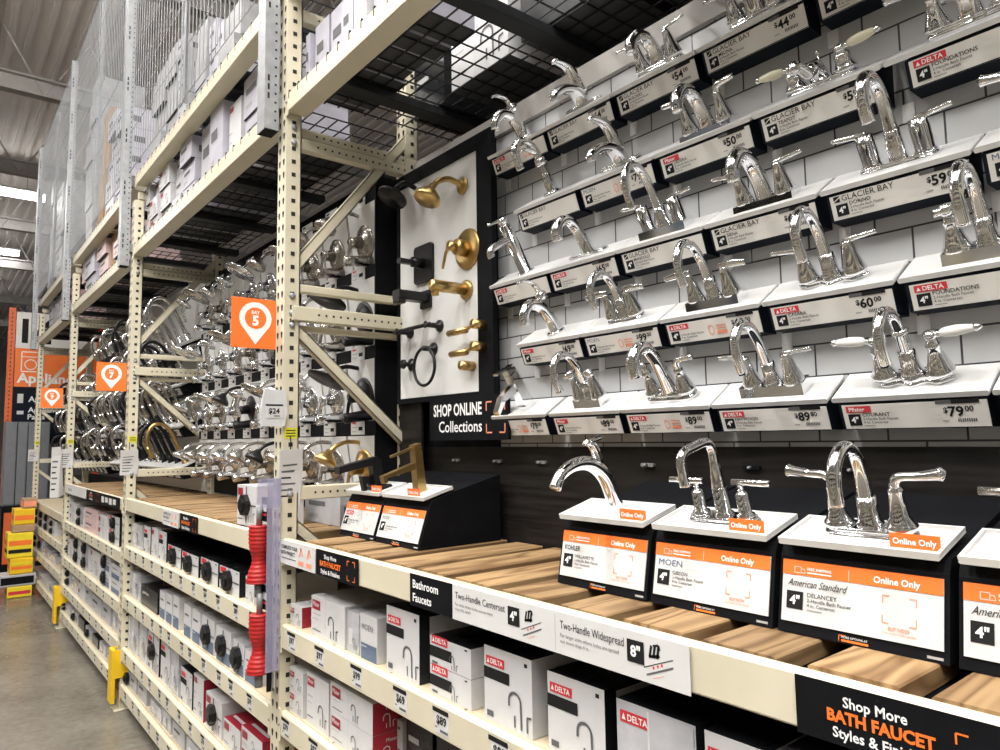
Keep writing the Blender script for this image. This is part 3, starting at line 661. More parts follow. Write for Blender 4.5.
# ------------------------------------------------------------------ displays standing on the deck
def display(x0, w, d, label):
    Yd = d.get('y', 1.187); t = thing('display_box', label, 'display box', (x0, Yd, H-.345), group=d.get('group'))
    hb = .128; bl = d.get('bl', .024)                                    # front height and lean
    m = MB(); m.prism([(0, 0), (1.532-Yd, 0), (1.532-Yd, .222), (.15, .178), (bl+.011, .150), (bl, hb)][::1], .003, w-.003, 'black'); m.build('body', t)
    vdir = Vector((0, bl, hb)).normalized(); n = VX.cross(vdir)
    Fm = (Vector((.010, .0035, .0185))+n*.0012, VX, vdir, n); cw, ch = w-.020, .105
    m = MB(); O, u, v, nn = Fm
    m.add([O, O+u*cw, O+u*cw+v*ch, O+v*ch, O+nn*.002, O+nn*.002+u*cw, O+nn*.002+u*cw+v*ch, O+nn*.002+v*ch], [(4,5,6,7),(0,4,7,3),(1,2,6,5),(0,1,5,4),(3,7,6,2)], 'paper')
    Fm = (O+nn*.002, u, v, nn)
    m.rect(Fm, 0, .080, cw, ch, 'orange', .0004)
    tr = .012+.022
    m.line(Fm, [(.022,.084),(.022,.094),(.034,.094),(.034,.084),(.022,.084)], .001, 'paper', .0008); m.line(Fm, [(.034,.091),(.039,.091),(.041,.087),(.041,.084),(.034,.084)], .001, 'paper', .0008)
    m.text(Fm, 'FREE SHIPPING', .045, .0895, .0048, 'white_ink', lift=.0009, bold=.02, maxw=.042); m.rect(Fm, .045, .0845, .087, .0865, 'white_ink', .0008)
    m.rect(Fm, cw*.45, .081, cw*.45+.0006, .099, 'white_ink', .0008)
    m.text(Fm, 'Online Only', cw*.74, .0855, .0105, 'white_ink', lift=.0009, bold=.025, align='C', maxw=.07)
    b = d['b']
    if b == 'American Standard': m.text(Fm, b, .010, .061, .0125, 'ink', shear=.45, maxw=.105)
    elif b == 'MOEN': m.text(Fm, b, .010, .061, .0125, 'moen_blue', w=.058)
    elif b == 'KOHLER': m.text(Fm, b, .010, .061, .0115, 'ink', bold=.012, w=.05)
    elif b == 'DELTA': brand(m, Fm, b, .010, .061, .009)
    else: m.text(Fm, b, .010, .061, .011, 'grey_ink', w=.046)
    m.rect(Fm, .078, .0585, .115, .0589, 'light_ink', .0004)
    four(m, Fm, .009, .022, .030)
    if d.get('n'): m.text(Fm, d['n'], .046, .045, .0075, 'ink', maxw=.06)
    m.text(Fm, d.get('k', '2-Handle Bath Faucet'), .046, .0365, .0062, 'grey_ink', maxw=.082, bold=.01); m.text(Fm, '4 in. Centerset', .046, .0285, .0058, 'grey_ink', maxw=.055, bold=.01); m.rect(Fm, .046, .0225, .072, .0247, 'light_ink', .0004)
    q0, q1 = cw*.66, .026
    for sx, sy in ((0, 0), (1, 0), (0, 1), (1, 1)):         # scan brackets
        cx, cy = q0+sx*.05, q1+sy*.042; ax, ay = (1-2*sx)*.01, (1-2*sy)*.012
        m.line(Fm, [(cx+ax, cy), (cx, cy), (cx, cy+ay)], .0016, 'salmon', .0006)
    m.text(Fm, 'BUY NOW', q0+.025, .0155, .0062, 'salmon', lift=.0008, bold=.02, align='C', maxw=.032); m.text(Fm, 'SCAN WITH YOUR CAMERA', q0+.025, .0095, .0036, 'salmon', align='C', maxw=.052)
    m.build('info_card', t)
    Fb = (Vector((0, .0, .0))+n*.0005, VX, vdir, n)
    m = MB(); m.line(Fb, [(w*.44, .0125), (w*.40, .0125), (w*.40, .003)], .001, 'orange'); m.text(Fb, 'MORE OPTIONS AT', w*.415, .0085, .0035, 'white_ink', maxw=.042); m.rect(Fb, w*.415, .003, w*.57, .0065, 'orange'); m.rect(Fb, w*.88, .005, w*.96, .009, 'light_ink'); m.build('footer_print', t)
    # white tray
    TT = math.radians(15)
    T = Matrix.Translation((.010, bl-.020, .156)) @ Matrix.Rotation(TT, 4, 'X'); w0, w = w, w-.012
    m = MB(); D = .118
    m.bbox((0, 0, -.006), (w-.006, D, .0), 'white', .002, T)
    for a, bb in (((0, 0, 0), (w-.006, .005, .006)), ((0, D-.005, 0), (w-.006, D, .006)), ((0, .005, 0), (.005, D-.005, .006)), ((w-.011, .005, 0), (w-.006, D-.005, .006))): m.box(a, bb, 'white', T)
    m.build('tray', t)
    m = MB(); tx = w*d.get('tagx', .62)
    T2 = T @ Matrix.Translation((tx, .022, .0)) @ Matrix.Rotation(math.radians(-12), 4, 'X')
    m.box((0, 0, 0), (.074, .0012, .023), 'orange', T2)
    R_ = T2.to_3x3(); Fm = (T2 @ Vector((0, -.0002, 0)), R_ @ VX, R_ @ VZ, R_ @ -VY)
    m.text(Fm, 'Online Only', .037, .0065, .0098, 'white_ink', bold=.03, align='C', maxw=.064)
    m.build('flag', t)['label'] = 'small orange Online Only flag'
    if d.get('f'):
        fy = d.get('fy', .066); p = T @ Vector((w*d.get('fx', .47), fy, .0005)); p += Vector((x0, Yd, H-.345))
        faucet(d['f'], d['fd'], p, TT)
display(-1.262, .275, dict(b='KOHLER', n='WILLAMETTE', k='1-Handle Bath Faucet', f=dict(spout='sweep', base='none', single='rise', flatness=1.1), fd='large sweeping chrome single-handle faucet standing on the white deck display tray', fx=.485, fy=.050, tagx=.66, group='black deck displays with orange cards'), 'black sloping deck display with orange topped card, under the sweeping single-handle faucet')
display(-.982, .28, dict(b='MOEN', n='GIBSON', f=dict(spout='square', base='oval', bh=.014, w=.155, handles='slim', lever='rod', rodlift=True), fd='chrome faucet with squared spout and straight bar levers, on a deck display', fx=.515, fy=.060, tagx=.64, group='black deck displays with orange cards'), 'black sloping deck display with orange topped card, under the bar-lever faucet')
display(-.697, .278, dict(b='American Standard', n='DELANCEY', f=dict(spout='goose', base='oval', bh=.018, w=.15, handles='flare', lever='scroll', hs=.97, collar=True), fd='chrome high-arc faucet with trumpet levers, foremost of the deck displays', fx=.515, fy=.060, tagx=.68, ft=.22, group='black deck displays with orange cards'), 'black sloping deck display with orange topped card, under the trumpet-lever faucet')
display(-.413, .28, dict(b='American Standard', n='', f=dict(spout='goose', base='oval', handles='slim', lever='rod', mat='nickel'), fd='brushed metal faucet at the right edge, only its straight lever in view', fx=.5, fy=.064, group='black deck displays with orange cards'), 'black sloping deck display cut off by the right edge of the photo')
display(-2.452, .268, dict(b='DELTA', n='', k='1-Handle Bath Faucet', f=dict(spout='arch', base='rect', bh=.01, w=.12, mat='black_metal'), fd='matte black square-arched faucet on the left small deck display beside the post', fx=.55, fy=.06, ft=.12, tagx=.62, y=1.203, bl=.042, group='black deck displays beside the post'), 'black sloping deck display nearest the post, carrying the black faucet')
display(-2.182, .283, dict(b='MODE', n='', k='1-Handle Bath Faucet', f=dict(spout='modern', base='none', mat='gold'), fd='brushed gold single-handle faucet with straight arm spout on a deck display', fx=.56, fy=.06, ft=.12, tagx=.50, y=1.203, bl=.042, group='black deck displays beside the post'), 'black sloping deck display beside the post, carrying the gold faucet')

# ------------------------------------------------------------------ fixture panel and signs at the back
t = thing('fixture_panel', 'white panel in a black frame carrying gold and black shower fixtures', 'display panel', (-2.515, 1.512, H+.165))
m = MB(); m.bbox((.02, -.016, 0), (.555, -.004, .875), 'white', .002); m.build('panel_board', t)
m = MB()
for a, b in (((.0, -.022, .875), (.64, 0, .93)), ((.555, -.022, -.02), (.64, 0, .875)), ((.0, -.022, -.02), (.02, 0, .875)), ((.02, -.022, -.02), (.555, 0, 0))): m = MB(); m.bbox(a, b, 'black', .002); m.build('frame_side', t)
def wall_part(name, label, cat, x, z, fn, group=None):
    o = thing(name, label, cat, (x, 1.495, H+z), None, group); fn(o); return o
PX = lambda px, Y=1.495: fx(px, Y, .6)
def at(px, py, Y):
    d = R3 @ Vector((px-500, -(py-375), -F)); k = Y/d.y
    return d.x*k, d.z*k
def fl(o, name, mt, fn):
    m = MB(); fn(m); return m.build(name, o)
# gold shower head with its arm
x, z = at(463, 186, 1.495)
o = thing('shower_head', 'gold shower head on a curved arm at the top of the white panel', 'shower head', (x, 1.495, H+z))
fl(o, 'flange', 'gold', lambda m: m.lathe([(.032, 0), (.03, .008), (.015, .012)], 'gold', None, 18, 'Y'))
fl(o, 'arm', 'gold', lambda m: m.tube([(0, 0, 0), (0, -.06, .012), (0, -.11, -.005), (0, -.135, -.035)], .011, 'gold', 12))
T = Matrix.Translation((0, -.135, -.03)) @ Matrix.Rotation(math.radians(-25), 4, 'X')
fl(o, 'head', 'gold', lambda m: m.lathe([(.045, -.065), (.05, -.06), (.047, -.045), (.028, -.022), (.014, -.012), (.013, .005)], 'gold', T, 20))
x, z = at(415, 200, 1.495)
o = thing('shower_head', 'black shower head at the upper left of the white panel', 'shower head', (x, 1.495, H+z))
fl(o, 'arm', '', lambda m: m.tube([(0, 0, .05), (0, -.05, .06), (0, -.09, .03)], .01, 'black_metal', 10))
fl(o, 'head', '', lambda m: m.lathe([(.06, -.02), (.062, -.008), (.03, .004), (.012, .03)], 'black_metal', Matrix.Translation((0, -.10, .0)) @ Matrix.Rotation(-.5, 4, 'X'), 20))
x, z = at(468, 249, 1.495)
o = thing('valve_trim', 'round gold shower valve trim with lever on the white panel', 'valve trim', (x, 1.495, H+z))
fl(o, 'escutcheon', '', lambda m: m.lathe([(.075, 0), (.074, .006), (.068, .009), (.0, .011)], 'gold', None, 28, 'Y'))
fl(o, 'handle', '', lambda m: (m.lathe([(.030, .008), (.030, .05), (.028, .055), (0, .056)], 'gold', None, 18, 'Y'), m.lathe([(.018, .05), (.018, .085), (.0, .086)], 'gold', None, 16, 'Y'), m.tube([(-.005, -.075, 0), (-.03, -.077, -.02), (-.05, -.078, -.075)], [.008, .006, .005], 'gold', 8)))
x, z = at(467, 290, 1.495)
o = thing('tub_spout', 'gold tub spout below the round gold valve trim', 'tub spout', (x, 1.495, H+z))
fl(o, 'flange', '', lambda m: m.lathe([(.036, 0), (.036, .008), (.026, .012)], 'gold', None, 20, 'Y'))
fl(o, 'spout', '', lambda m: (m.lathe([(.021, .008), (.021, .15), (.018, .156), (0, .157)], 'gold', None, 18, 'Y'), m.lathe([(.013, -.036), (.015, -.01), (.015, 0)], 'gold', Matrix.Translation((0, -.138, 0)), 12)))
x, z = at(425, 264, 1.495)
o = thing('valve_trim', 'square black shower valve trim with lever on the white panel', 'valve trim', (x, 1.495, H+z))
fl(o, 'escutcheon', '', lambda m: m.bbox((-.065, -.012, -.075), (.065, 0, .075), 'black_metal', .01))
fl(o, 'handle', '', lambda m: (m.lathe([(.02, .01), (.02, .06), (0, .061)], 'black_metal', None, 16, 'Y'), m.bbox((-.014, -.12, -.012), (.014, -.058, .006), 'black_metal', .003)))
x, z = at(427, 300, 1.495)
o = thing('tub_spout', 'black tub spout below the square black valve trim', 'tub spout', (x, 1.495, H+z))
fl(o, 'spout', '', lambda m: (m.bbox((-.026, -.14, -.012), (.026, 0, .024), 'black_metal', .006), m.bbox((-.022, -.14, -.028), (.022, -.11, -.01), 'black_metal', .004)))
fl(o, 'flange', '', lambda m: m.bbox((-.036, -.01, -.034), (.036, 0, .036), 'black_metal', .004))
x, z = at(440, 326, 1.495)
o = thing('towel_bar', 'black towel bar on two posts at the lower left of the white panel', 'towel bar', (x, 1.495, H+z))
fl(o, 'bar', '', lambda m: m.tube([(-.24, -.06, 0), (.02, -.06, 0)], .008, 'black_metal', 10, sub=1))
for dx in (-.21, 0): fl(o, 'post', '', lambda m: m.lathe([(.024, 0), (.022, .008), (.010, .012), (.010, .06), (.014, .066), (0, .07)], 'black_metal', Matrix.Translation((dx, 0, 0)), 14, 'Y'))
x, z = at(434, 349, 1.495)
o = thing('towel_ring', 'black towel ring hanging at the lower left of the white panel', 'towel ring', (x, 1.495, H+z))
fl(o, 'post', '', lambda m: m.lathe([(.026, 0), (.024, .008), (.010, .012), (.010, .05), (0, .054)], 'black_metal', None, 14, 'Y'))
fl(o, 'ring', '', lambda m: m.tube([(.072*math.sin(2*PI*k/28), -.045, -.07+.072*math.cos(2*PI*k/28)) for k in range(29)], .006, 'black_metal', 8, sub=1))
x, z = at(404, 366, 1.495)
o = thing('robe_hook', 'small round black hook left of the black towel ring', 'hook', (x+.06, 1.495, H+z))
fl(o, 'hook', '', lambda m: m.lathe([(.026, 0), (.024, .006), (.009, .01), (.009, .03), (.02, .036), (.018, .044), (0, .046)], 'black_metal', None, 14, 'Y'))
for k, (px, py, L) in enumerate(((485, 325, .15), (485, 347, .135), (473, 366, 0))):
    x, z = at(px, py, 1.495)
    o = thing('paper_holder' if L else 'robe_hook', ['gold paper holder, upper of two below the gold tub spout', 'gold paper holder, lower of two below the gold tub spout', 'small gold robe hook at the bottom of the white panel'][k], 'holder' if L else 'hook', (x, 1.495, H+z), None)
    fl(o, 'post', '', lambda m: m.lathe([(.017, 0), (.017, .055), (.0, .056)], 'gold', None, 16, 'Y'))
    if L: fl(o, 'bar', '', lambda m: (m.tube([(0, -.045, 0), (-.012, -.05, -.006), (-L*.35, -.05, -.016)], .006, 'gold', 8, sub=1), m.tube([(-L*.3, -.05, -.016), (-L, -.05, -.016)], .012, 'gold', 12, sub=1)))
# SHOP ONLINE sign
m = MB(); x0, x1 = -2.27, -1.80; m.bbox((x0, 1.488, H-.005), (x1, 1.500, H+.150), 'black', .002)
Fm = face_front(x0, 1.4875, H-.005)
m.text(Fm, 'SHOP ONLINE', .03, .090, .044, 'white_ink', bold=.025, w=.30); m.text(Fm, 'Collections', .065, .030, .042, 'white_ink', bold=.01, w=.265)
for sx, sy in ((0, 0), (1, 0), (0, 1), (1, 1)):
    cx, cy = .355+sx*.10, .025+sy*.105; ax, ay = (1-2*sx)*.03, (1-2*sy)*.03
    m.line(Fm, [(cx+ax, cy), (cx, cy), (cx, cy+ay)], .005, 'salmon')
at_base(m, 'online_sign', 'black sign reading SHOP ONLINE Collections below the white fixture panel', 'sign', (x0, 1.500, H-.005))

# ------------------------------------------------------------------ signs on the deck beams
def beam_sign(name, label, px0, px1, fn, bg, b=0, X0=None, X1=None, zt=-.347, zb=-.428):
    x0 = X0 if X0 is not None else fx(px0, .998, -.386); x1 = X1 if X1 is not None else fx(px1, .998, -.386)
    m = MB(); m.box((x0, .9948, H+zb), (x1, .9965, H+zt), bg); fn(m, face_front(x0, .9948, H+zb), x1-x0, zt-zb)
    return at_base(m, name, label, 'sign', (x0, .9965, H+zb))
def s_project(m, Fm, w, h):
    m.text(Fm, 'COMPLETE YOUR', .014, h*.66, .0125, 'ink', bold=.02, maxw=w*.48); m.text(Fm, 'BATH PROJECT', .014, h*.42, .0125, 'ink', bold=.02, maxw=w*.48); m.rect(Fm, .014, h*.24, w*.48, h*.28, 'grey_ink')
    for k in range(2):
        c = w*(.62+.22*k); m.line(Fm, [(c-.016, h*.45), (c, h*.85), (c+.014, h*.55)], .006, 'salmon'); m.line(Fm, [(c, h*.85), (c-.004, h*.5)], .005, 'salmon'); m.rect(Fm, c-.022, h*.12, c+.02, h*.3, 'salmon')
def s_shop(m, Fm, w, h):
    m.text(Fm, 'Shop More', w*.36, h*.69, h*.17, 'white_ink', bold=.02, align='C', maxw=w*.45); m.text(Fm, 'BATH FAUCET', w*.36, h*.40, h*.20, 'orange', bold=.035, align='C', maxw=w*.62); m.text(Fm, 'Styles & Finishes', w*.36, h*.11, h*.18, 'white_ink', bold=.02, align='C', maxw=w*.6)
    for sx, sy in ((0, 0), (1, 0), (0, 1), (1, 1)):
        cx, cy = w*.76+sx*w*.17, h*.14+sy*h*.7; ax, ay = (1-2*sx)*w*.05, (1-2*sy)*h*.18
        m.line(Fm, [(cx+ax, cy), (cx, cy), (cx, cy+ay)], h*.035, 'orange')
def s_big(m, Fm, w, h):
    m.text(Fm, 'Shop More', w*.15, h*.655, h*.175, 'white_ink', bold=.02, maxw=w*.18); m.text(Fm, 'BATH FAUCET', w*.10, h*.385, h*.20, 'orange', bold=.04, w=w*.30); m.text(Fm, 'Styles & Finishes', w*.115, h*.13, h*.175, 'white_ink', bold=.02, w=w*.27)
    for sx, sy in ((0, 0), (1, 0), (0, 1), (1, 1)):
        cx, cy = w*.45+sx*w*.14, h*.12+sy*h*.62; ax, ay = (1-2*sx)*w*.03, (1-2*sy)*h*.16
        m.line(Fm, [(cx+ax, cy), (cx, cy), (cx, cy+ay)], h*.03, 'orange')
def s_bath(m, Fm, w, h):
    m.text(Fm, 'Bathroom', w*.08, h*.58, h*.26, 'white_ink', bold=.02, maxw=w*.72); m.text(Fm, 'Faucets', w*.08, h*.16, h*.26, 'white_ink', bold=.02, maxw=w*.56)
def s_handles(m, Fm, w, h):
    for k, (ttl, sub, four_) in enumerate((('Two-Handle Centerset', ('For sinks where holes are no more', 'than 4 in. apart'), '4"'), ('Two-Handle Widespread', ('For larger sinks where holes are spread', 'out more than 4 in.'), '8"'))):
        o = w*(.0 if k == 0 else .53); ww = w*(.53 if k == 0 else .47)
        m.text(Fm, ttl, o+.012, h*.62, h*.20, 'ink', maxw=ww*.52); m.text(Fm, sub[0], o+.012, h*.42, h*.09, 'grey_ink', maxw=ww*.48); m.text(Fm, sub[1], o+.012, h*.28, h*.09, 'grey_ink', maxw=ww*.3)
        s = h*.48; four(m, Fm, o+ww*.58, h*.34, s, four_)
        c = o+ww*.74
        for q in range(3): m.line(Fm, [(c+q*.008, h*.55), (c+q*.008+.004, h*.8)], .005, 'ink')
        m.line(Fm, [(c-.002, h*.56), (c+.022, h*.62)], .005, 'ink'); m.line(Fm, [(c+.008, h*.8), (c+.02, h*.84), (c+.022, h*.74)], .004, 'ink')
        m.line(Fm, [(c-.014, h*.3), (c+.05, h*.62)], .0015, 'ink'); m.line(Fm, [(c-.008, h*.16), (c+.05, h*.46)], .003, 'grey_ink')
        for q in range(3): m.rect(Fm, c+.006+q*.009, h*(.32+.05*q), c+.010+q*.009, h*(.37+.05*q), 'red')
        m.line(Fm, [(c+.006, h*.12), (c+.03, h*.24)], .001, 'salmon')
    m.rect(Fm, w*.525, h*.06, w*.5265, h*.94, 'light_ink')
beam_sign('beam_sign', 'white beam sign reading COMPLETE YOUR BATH PROJECT beside the post', 281, 316, s_project, 'paper')
beam_sign('beam_sign', 'small black Shop More BATH FAUCET sign next to the white project sign', 317, 359, s_shop, 'black')
beam_sign('beam_sign', 'black beam sign reading Bathroom Faucets in white letters', 411, 453, s_bath, 'black')
beam_sign('beam_sign', 'long white beam sign explaining two-handle centerset and widespread faucets', 453.6, 691, s_handles, 'paper')
beam_sign('beam_sign', 'large black Shop More BATH FAUCET sign at the lower right corner', 797, 1000, s_big, 'black', X1=-.10)
beam_sign('beam_sign', 'small white sign with red icons on the second bay deck beam', 163.5, 179, s_project, 'paper')
beam_sign('beam_sign', 'small black and orange sign on the second bay deck beam', 180.5, 198, s_shop, 'black')
beam_sign('beam_sign', 'long black sign with white print along the third bay deck beam', 87, 120, lambda m, Fm, w, h: (s_shop(m, (Fm[0], Fm[1], Fm[2], Fm[3]), w*.45, h), [m.rect(Fm, w*(.5+.11*q), h*(.2+.1*(q % 2)), w*(.58+.11*q), h*.75, 'paper') for q in range(4)]), 'black', zt=-.353, zb=-.432)
beam_sign('beam_sign', 'white blank sign strip at the left of the third bay deck beam', 67, 86, lambda m, Fm, w, h: m.rect(Fm, w*.1, h*.3, w*.3, h*.6, 'light_ink'), 'paper', zt=-.353, zb=-.432)

# ------------------------------------------------------------------ cartons
def faucet_print(m, Fm, x, y, s, mt='grey_ink'):
    pts = [(x+s*.62, y), (x+s*.60, y+s*.6)]+[(x+s*.36+s*.24*math.cos(a), y+s*.66+s*.22*math.sin(a)) for a in [k*PI/7 for k in range(8)]]+[(x+s*.12, y+s*.5)]
    m.line(Fm, pts, s*.07, mt, .0004); m.line(Fm, [(x+s*.85, y), (x+s*.85, y+s*.38), (x+s*1.02, y+s*.4)], s*.06, mt, .0004); m.line(Fm, [(x+s*.35, y), (x+s*.35, y+s*.3)], s*.06, mt, .0004)
def carton(kind, x0, x1, y0, z0, h, d, label, group, detail=1, knob=False):
    w = x1-x0; m = MB(); e = min(.002, w*.03)
    front, side, top = dict(pf=('box_white',)*3, pfr=('box_white', 'deep_red', 'box_white'), redtop=('box_white', 'deep_red', 'deep_red'), dl=('box_white', 'box_black', 'box_black'), dlw=('box_white', 'box_white', 'box_black'), mo=('box_white', 'box_white', 'box_grey'), gl=('box_clear',)*3, cl=('box_clear', 'box_black', 'box_black'), bk=('box_black',)*3, gr=('box_grey',)*3, lil=('box_lilac',)*3, md=('box_mid',)*3, pink=('box_pink',)*3, br=('box_brown',)*3, pt=('box_white', 'box_white', 'box_grey'))[kind]
    vs = [(0,0,0),(w,0,0),(w,d,0),(0,d,0),(0,0,h),(w,0,h),(w,d,h),(0,d,h)]
    m.add(vs, [(0,1,5,4)], front); m.add(vs, [(1,2,6,5),(3,0,4,7)], side); m.add(vs, [(4,5,6,7)], top); m.add(vs, [(3,2,1,0)], 'box_base_shade'); m.add(vs, [(2,3,7,6)], side)
    Fm = (Vector((0, -.0006, 0)), VX, VZ, -VY); Fs = face_right(w+.0006, 0, 0)
    if detail and w > .03:
        if kind in ('pf', 'pfr', 'redtop', 'pt'):
            a = min(w*.32, .06); m.rect(Fm, w*.04, h-.012-a*.5, w*.04+a, h-.012, 'deep_red', 0)
            if detail > 1: m.text(Fm, 'Pfister', w*.04+a*.12, h-.010-a*.36, a*.24, 'white_ink', lift=.0006, maxw=a*.8); m.text(Fm, 'faucet', w*.05, h-.026-a*.62, .009, 'grey_ink', maxw=w*.2) if False else None
            m.rect(Fm, w*.05, h*.55, w*.3, h*.57, 'light_ink', 0); m.rect(Fm, w*.05, h*.42, w*.24, h*.435, 'light_ink', 0); m.rect(Fm, w*.44, h*.02, w*.443, h*.98, 'light_ink', 0)
            s = min(w*.42, h*.6); faucet_print(m, Fm, w*.5, h*.1, s); m.rect(Fm, w*.05, h*.14, w*.3, h*.165, 'grey_ink', 0)
            if kind in ('pfr', 'redtop') and detail > 1: m.text(Fs, 'Pfister', d*.12, h*.72, h*.12, 'paper', maxw=d*.3); faucet_print(m, Fs, d*.08, h*.15, min(h*.5, d*.3), 'paper')
            if kind == 'redtop': m.rect((Vector((0, 0, h)), VX, VY, VZ), w*.1, .03, w*.9, .045, 'box_white', .0004)
        if kind in ('dl', 'dlw', 'cl'):
            a = min(w*.40, .075); yy = h-.25*h
            m.rect(Fm, w*.05, yy, w*.05+a, yy+a*.30, 'red', 0)
            if detail > 1: m.poly(Fm, [(w*.05+a*.06, yy+a*.07), (w*.05+a*.2, yy+a*.07), (w*.05+a*.13, yy+a*.24)], 'white_ink', .0006); m.text(Fm, 'DELTA', w*.05+a*.26, yy+a*.07, a*.17, 'white_ink', lift=.0006, bold=.02, maxw=a*.66)
            if kind != 'cl': m.rect(Fm, w*.0, yy-a*.46, w*.05+a*1.25, yy-a*.08, 'ink', 0)
            s = min(w*.5, h*.55); faucet_print(m, Fm, w*.48, h*.06, s)
            m.rect(Fm, w*.06, h*.06, w*.2, h*.14, 'grey_ink', 0); m.rect(Fm, w*.86, h*.88, w*.92, h*.93, 'ink', 0)
            m.rect(Fs, d*.09, h*.05, d*.97, h*.95, 'box_white', 0) if kind == 'dl' and detail > 1 else None
        if kind == 'mo':
            m.rect(Fm, w*.06, 0, w*.97, h*.36, 'blue', 0)
            m.rect(Fm, w*.06, h*.28, w*.4, h*.3, 'paper', .0004)
            if detail > 1: m.text(Fm, 'MOEN', w*.12, h*.66, w*.17, 'grey_ink', maxw=w*.72)
            else: m.rect(Fm, w*.15, h*.66, w*.7, h*.72, 'grey_ink', 0)
        if kind == 'gl': m.rect(Fm, w*.15, h*.2, w*.5, h*.6, 'box_white', 0); faucet_print(m, Fm, w*.4, h*.1, min(w*.5, h*.6), 'grey_ink')
        if kind == 'cl': m.rect(Fm, w*.42, h*.02, w*.98, h*.97, 'box_clear', .0009); m.rect(Fm, w*.42, h*.02, w*.445, h*.97, 'paper', .0013); faucet_print(m, Fm, w*.5, h*.06, w*.4, 'grey_ink')
        if kind == 'bk': m.rect(Fm, w*.1, h*.6, w*.5, h*.7, 'light_ink', 0)
        if kind in ('lil', 'pink', 'gr'): m.rect(Fm, w*.12, h*.55, w*.6, h*.7, 'grey_ink', 0); m.rect(Fm, w*.12, h*.2, w*.4, h*.3, 'light_ink', 0); m.rect(Fs, d*.1, h*.3, d*.3, h*.6, 'grey_ink', 0)
    o = m.build('faucet_carton'); o.location = (x0, y0, z0); tag(o, label, 'carton', group)
    if knob:
        k = MB(); r = min(w*.42, .045, h*.42); pts = [(r*math.cos(PI/8+q*PI/4), r*math.sin(PI/8+q*PI/4)) for q in range(8)]
        T = Matrix.Translation((w*.5, -.001, h*.52)) @ Matrix.Rotation(PI/2, 4, 'X')
        k.plate(pts, 0, .02, 'black_metal', T); k.plate([(x*.6, y*.6) for x, y in pts], .02, .028, 'black_metal', T)
        for q in range(4):
            a = q*PI/2; k.box((-.0015, .0, .0), (.0015, 1*(w*.48 if q % 2 else h*.45), .002), 'black_metal', T @ Matrix.Rotation(a, 4, 'Z'))
        k.build('security_puck', o)['label'] = 'round black security puck strapped to the front'
    return o
KD = dict(pf='white red-marked carton', pfr='white carton with dark red side', redtop='white carton with dark red top', dl='white black-sided carton', dlw='white black-topped carton', mo='white blue-based carton', gl='grey clear-packed carton', cl='half clear carton', bk='black carton', gr='grey carton', lil='pale lilac carton', md='pale grey carton', pink='pinkish carton', br='brown carton', pt='tall white red-marked carton')
def shelf(b, zrel, where, items, Y=1.035, det=1, depth=.36):
    last = -99; lo, hi = BX[b+1]+.004, BX[b]-PW-.004
    for k, it in enumerate(items):
        xa, xb, yt, kind = it[:4]; n = it[4] if len(it) > 4 else 1; knob = len(it) > 5 and it[5]; dy = it[6] if len(it) > 6 else 0
        X0, X1 = fx(xa, Y+dy, zrel), fx(xb, Y+dy, zrel); ht = fz(yt, (X0+X1)/2 if X1 < BX[b]-1.2 else X0, Y+dy)-zrel
        X0, X1 = max(X0+.002, last+.003, lo), min(X1-.002, hi)
        if X1-X0 < .025: X1 = X0+.03
        if X1 > hi: continue
        last = X1; up = min([v for v in LV[b]+[DECK[b]] if v > zrel+.01]); ht = max(.07, min(ht, up-.092-zrel)); h = ht/n
        for q in range(n):
            pos = '' if n == 1 else (', lower in stack' if q == 0 else ', top of stack' if q == n-1 else ', %s up in stack' % ORD[q])
            carton(kind, X0, X1, Y+dy+random.uniform(0, .004)*(n == 1), H+zrel-.0012+q*(h+.0002), h-.001, depth, '%s%s, %s from left, %s%s' % (KD[kind], ' with puck' if knob else '', ORD[k], where, pos), 'cartons, '+where, det, knob)
shelf(0, -.645, 'near bay top shelf', [(283.5,302,604,'pfr'),(311,345,600,'pf'),(346.5,358.5,612,'gl'),(359.5,377,615,'mo'),(386,419.5,609,'dl'),(430,472,641,'dlw',2),(484,533,651,'dlw'),(547,606,669,'dl'),(618,700,696,'cl'),(706,775,728,'dlw'),(790,890,745,'bk')], det=2)
shelf(0, -.942, 'near bay second shelf', [(282,303,667,'pf',2),(305.5,328,677,'pt'),(330,373,691,'pfr',2),(392,402,718,'gr',2,False,.08),(405,432,722,'bk',1,False,.06),(436,470,735,'bk',1,False,.05),(474,520,742,'bk')], det=2)
W2 = 'second bay top shelf'
shelf(1, -.645, W2, [(131,142,524,'gl'),(143.5,150,526,'dl'),(151,157.5,528,'pf'),(158.5,166,531,'dl'),(167,180,546,'dl',1,True),(181.5,198,550,'dl',1,True),(199.5,217,556,'dl',1,True),(219,239,564,'dl',1,True),(245,254,575,'pf')])
shelf(1, -.952, 'second bay second shelf', [(126,131,570,'gl'),(132,139,574,'gl'),(140.5,157,588,'bk'),(158.5,164,591,'mo'),(165,171,594,'mo'),(172,178,596,'mo'),(183,190,605,'mo'),(191,199,608,'mo'),(200.5,213,614,'mo',1,True),(215,230,624,'mo',1,True),(232,243,638,'mo',1,True),(244.5,256.5,648,'mo')])
shelf(1, -1.275, 'second bay third shelf', [(122,129,613,'pf'),(130,137,617,'gl'),(138,146,622,'gl'),(147,158,632,'dl',1,True),(160,169,640,'dlw'),(170,178,648,'gl'),(179.5,191,665,'dl'),(193,203,672,'pfr'),(205,221,690,'pf',1,True),(223,240,716,'redtop'),(241,262,724,'redtop',2)])
shelf(1, -1.4955, 'second bay bottom shelf', [(121,129,668,'gl',1,True),(130,136,675,'gr'),(137.5,146,682,'gr'),(150,161,704,'gl'),(162,170,712,'gl'),(172,184,726,'gr'),(186,203,735,'gl'),(206,226,742,'gr')])
z3 = LV[2]
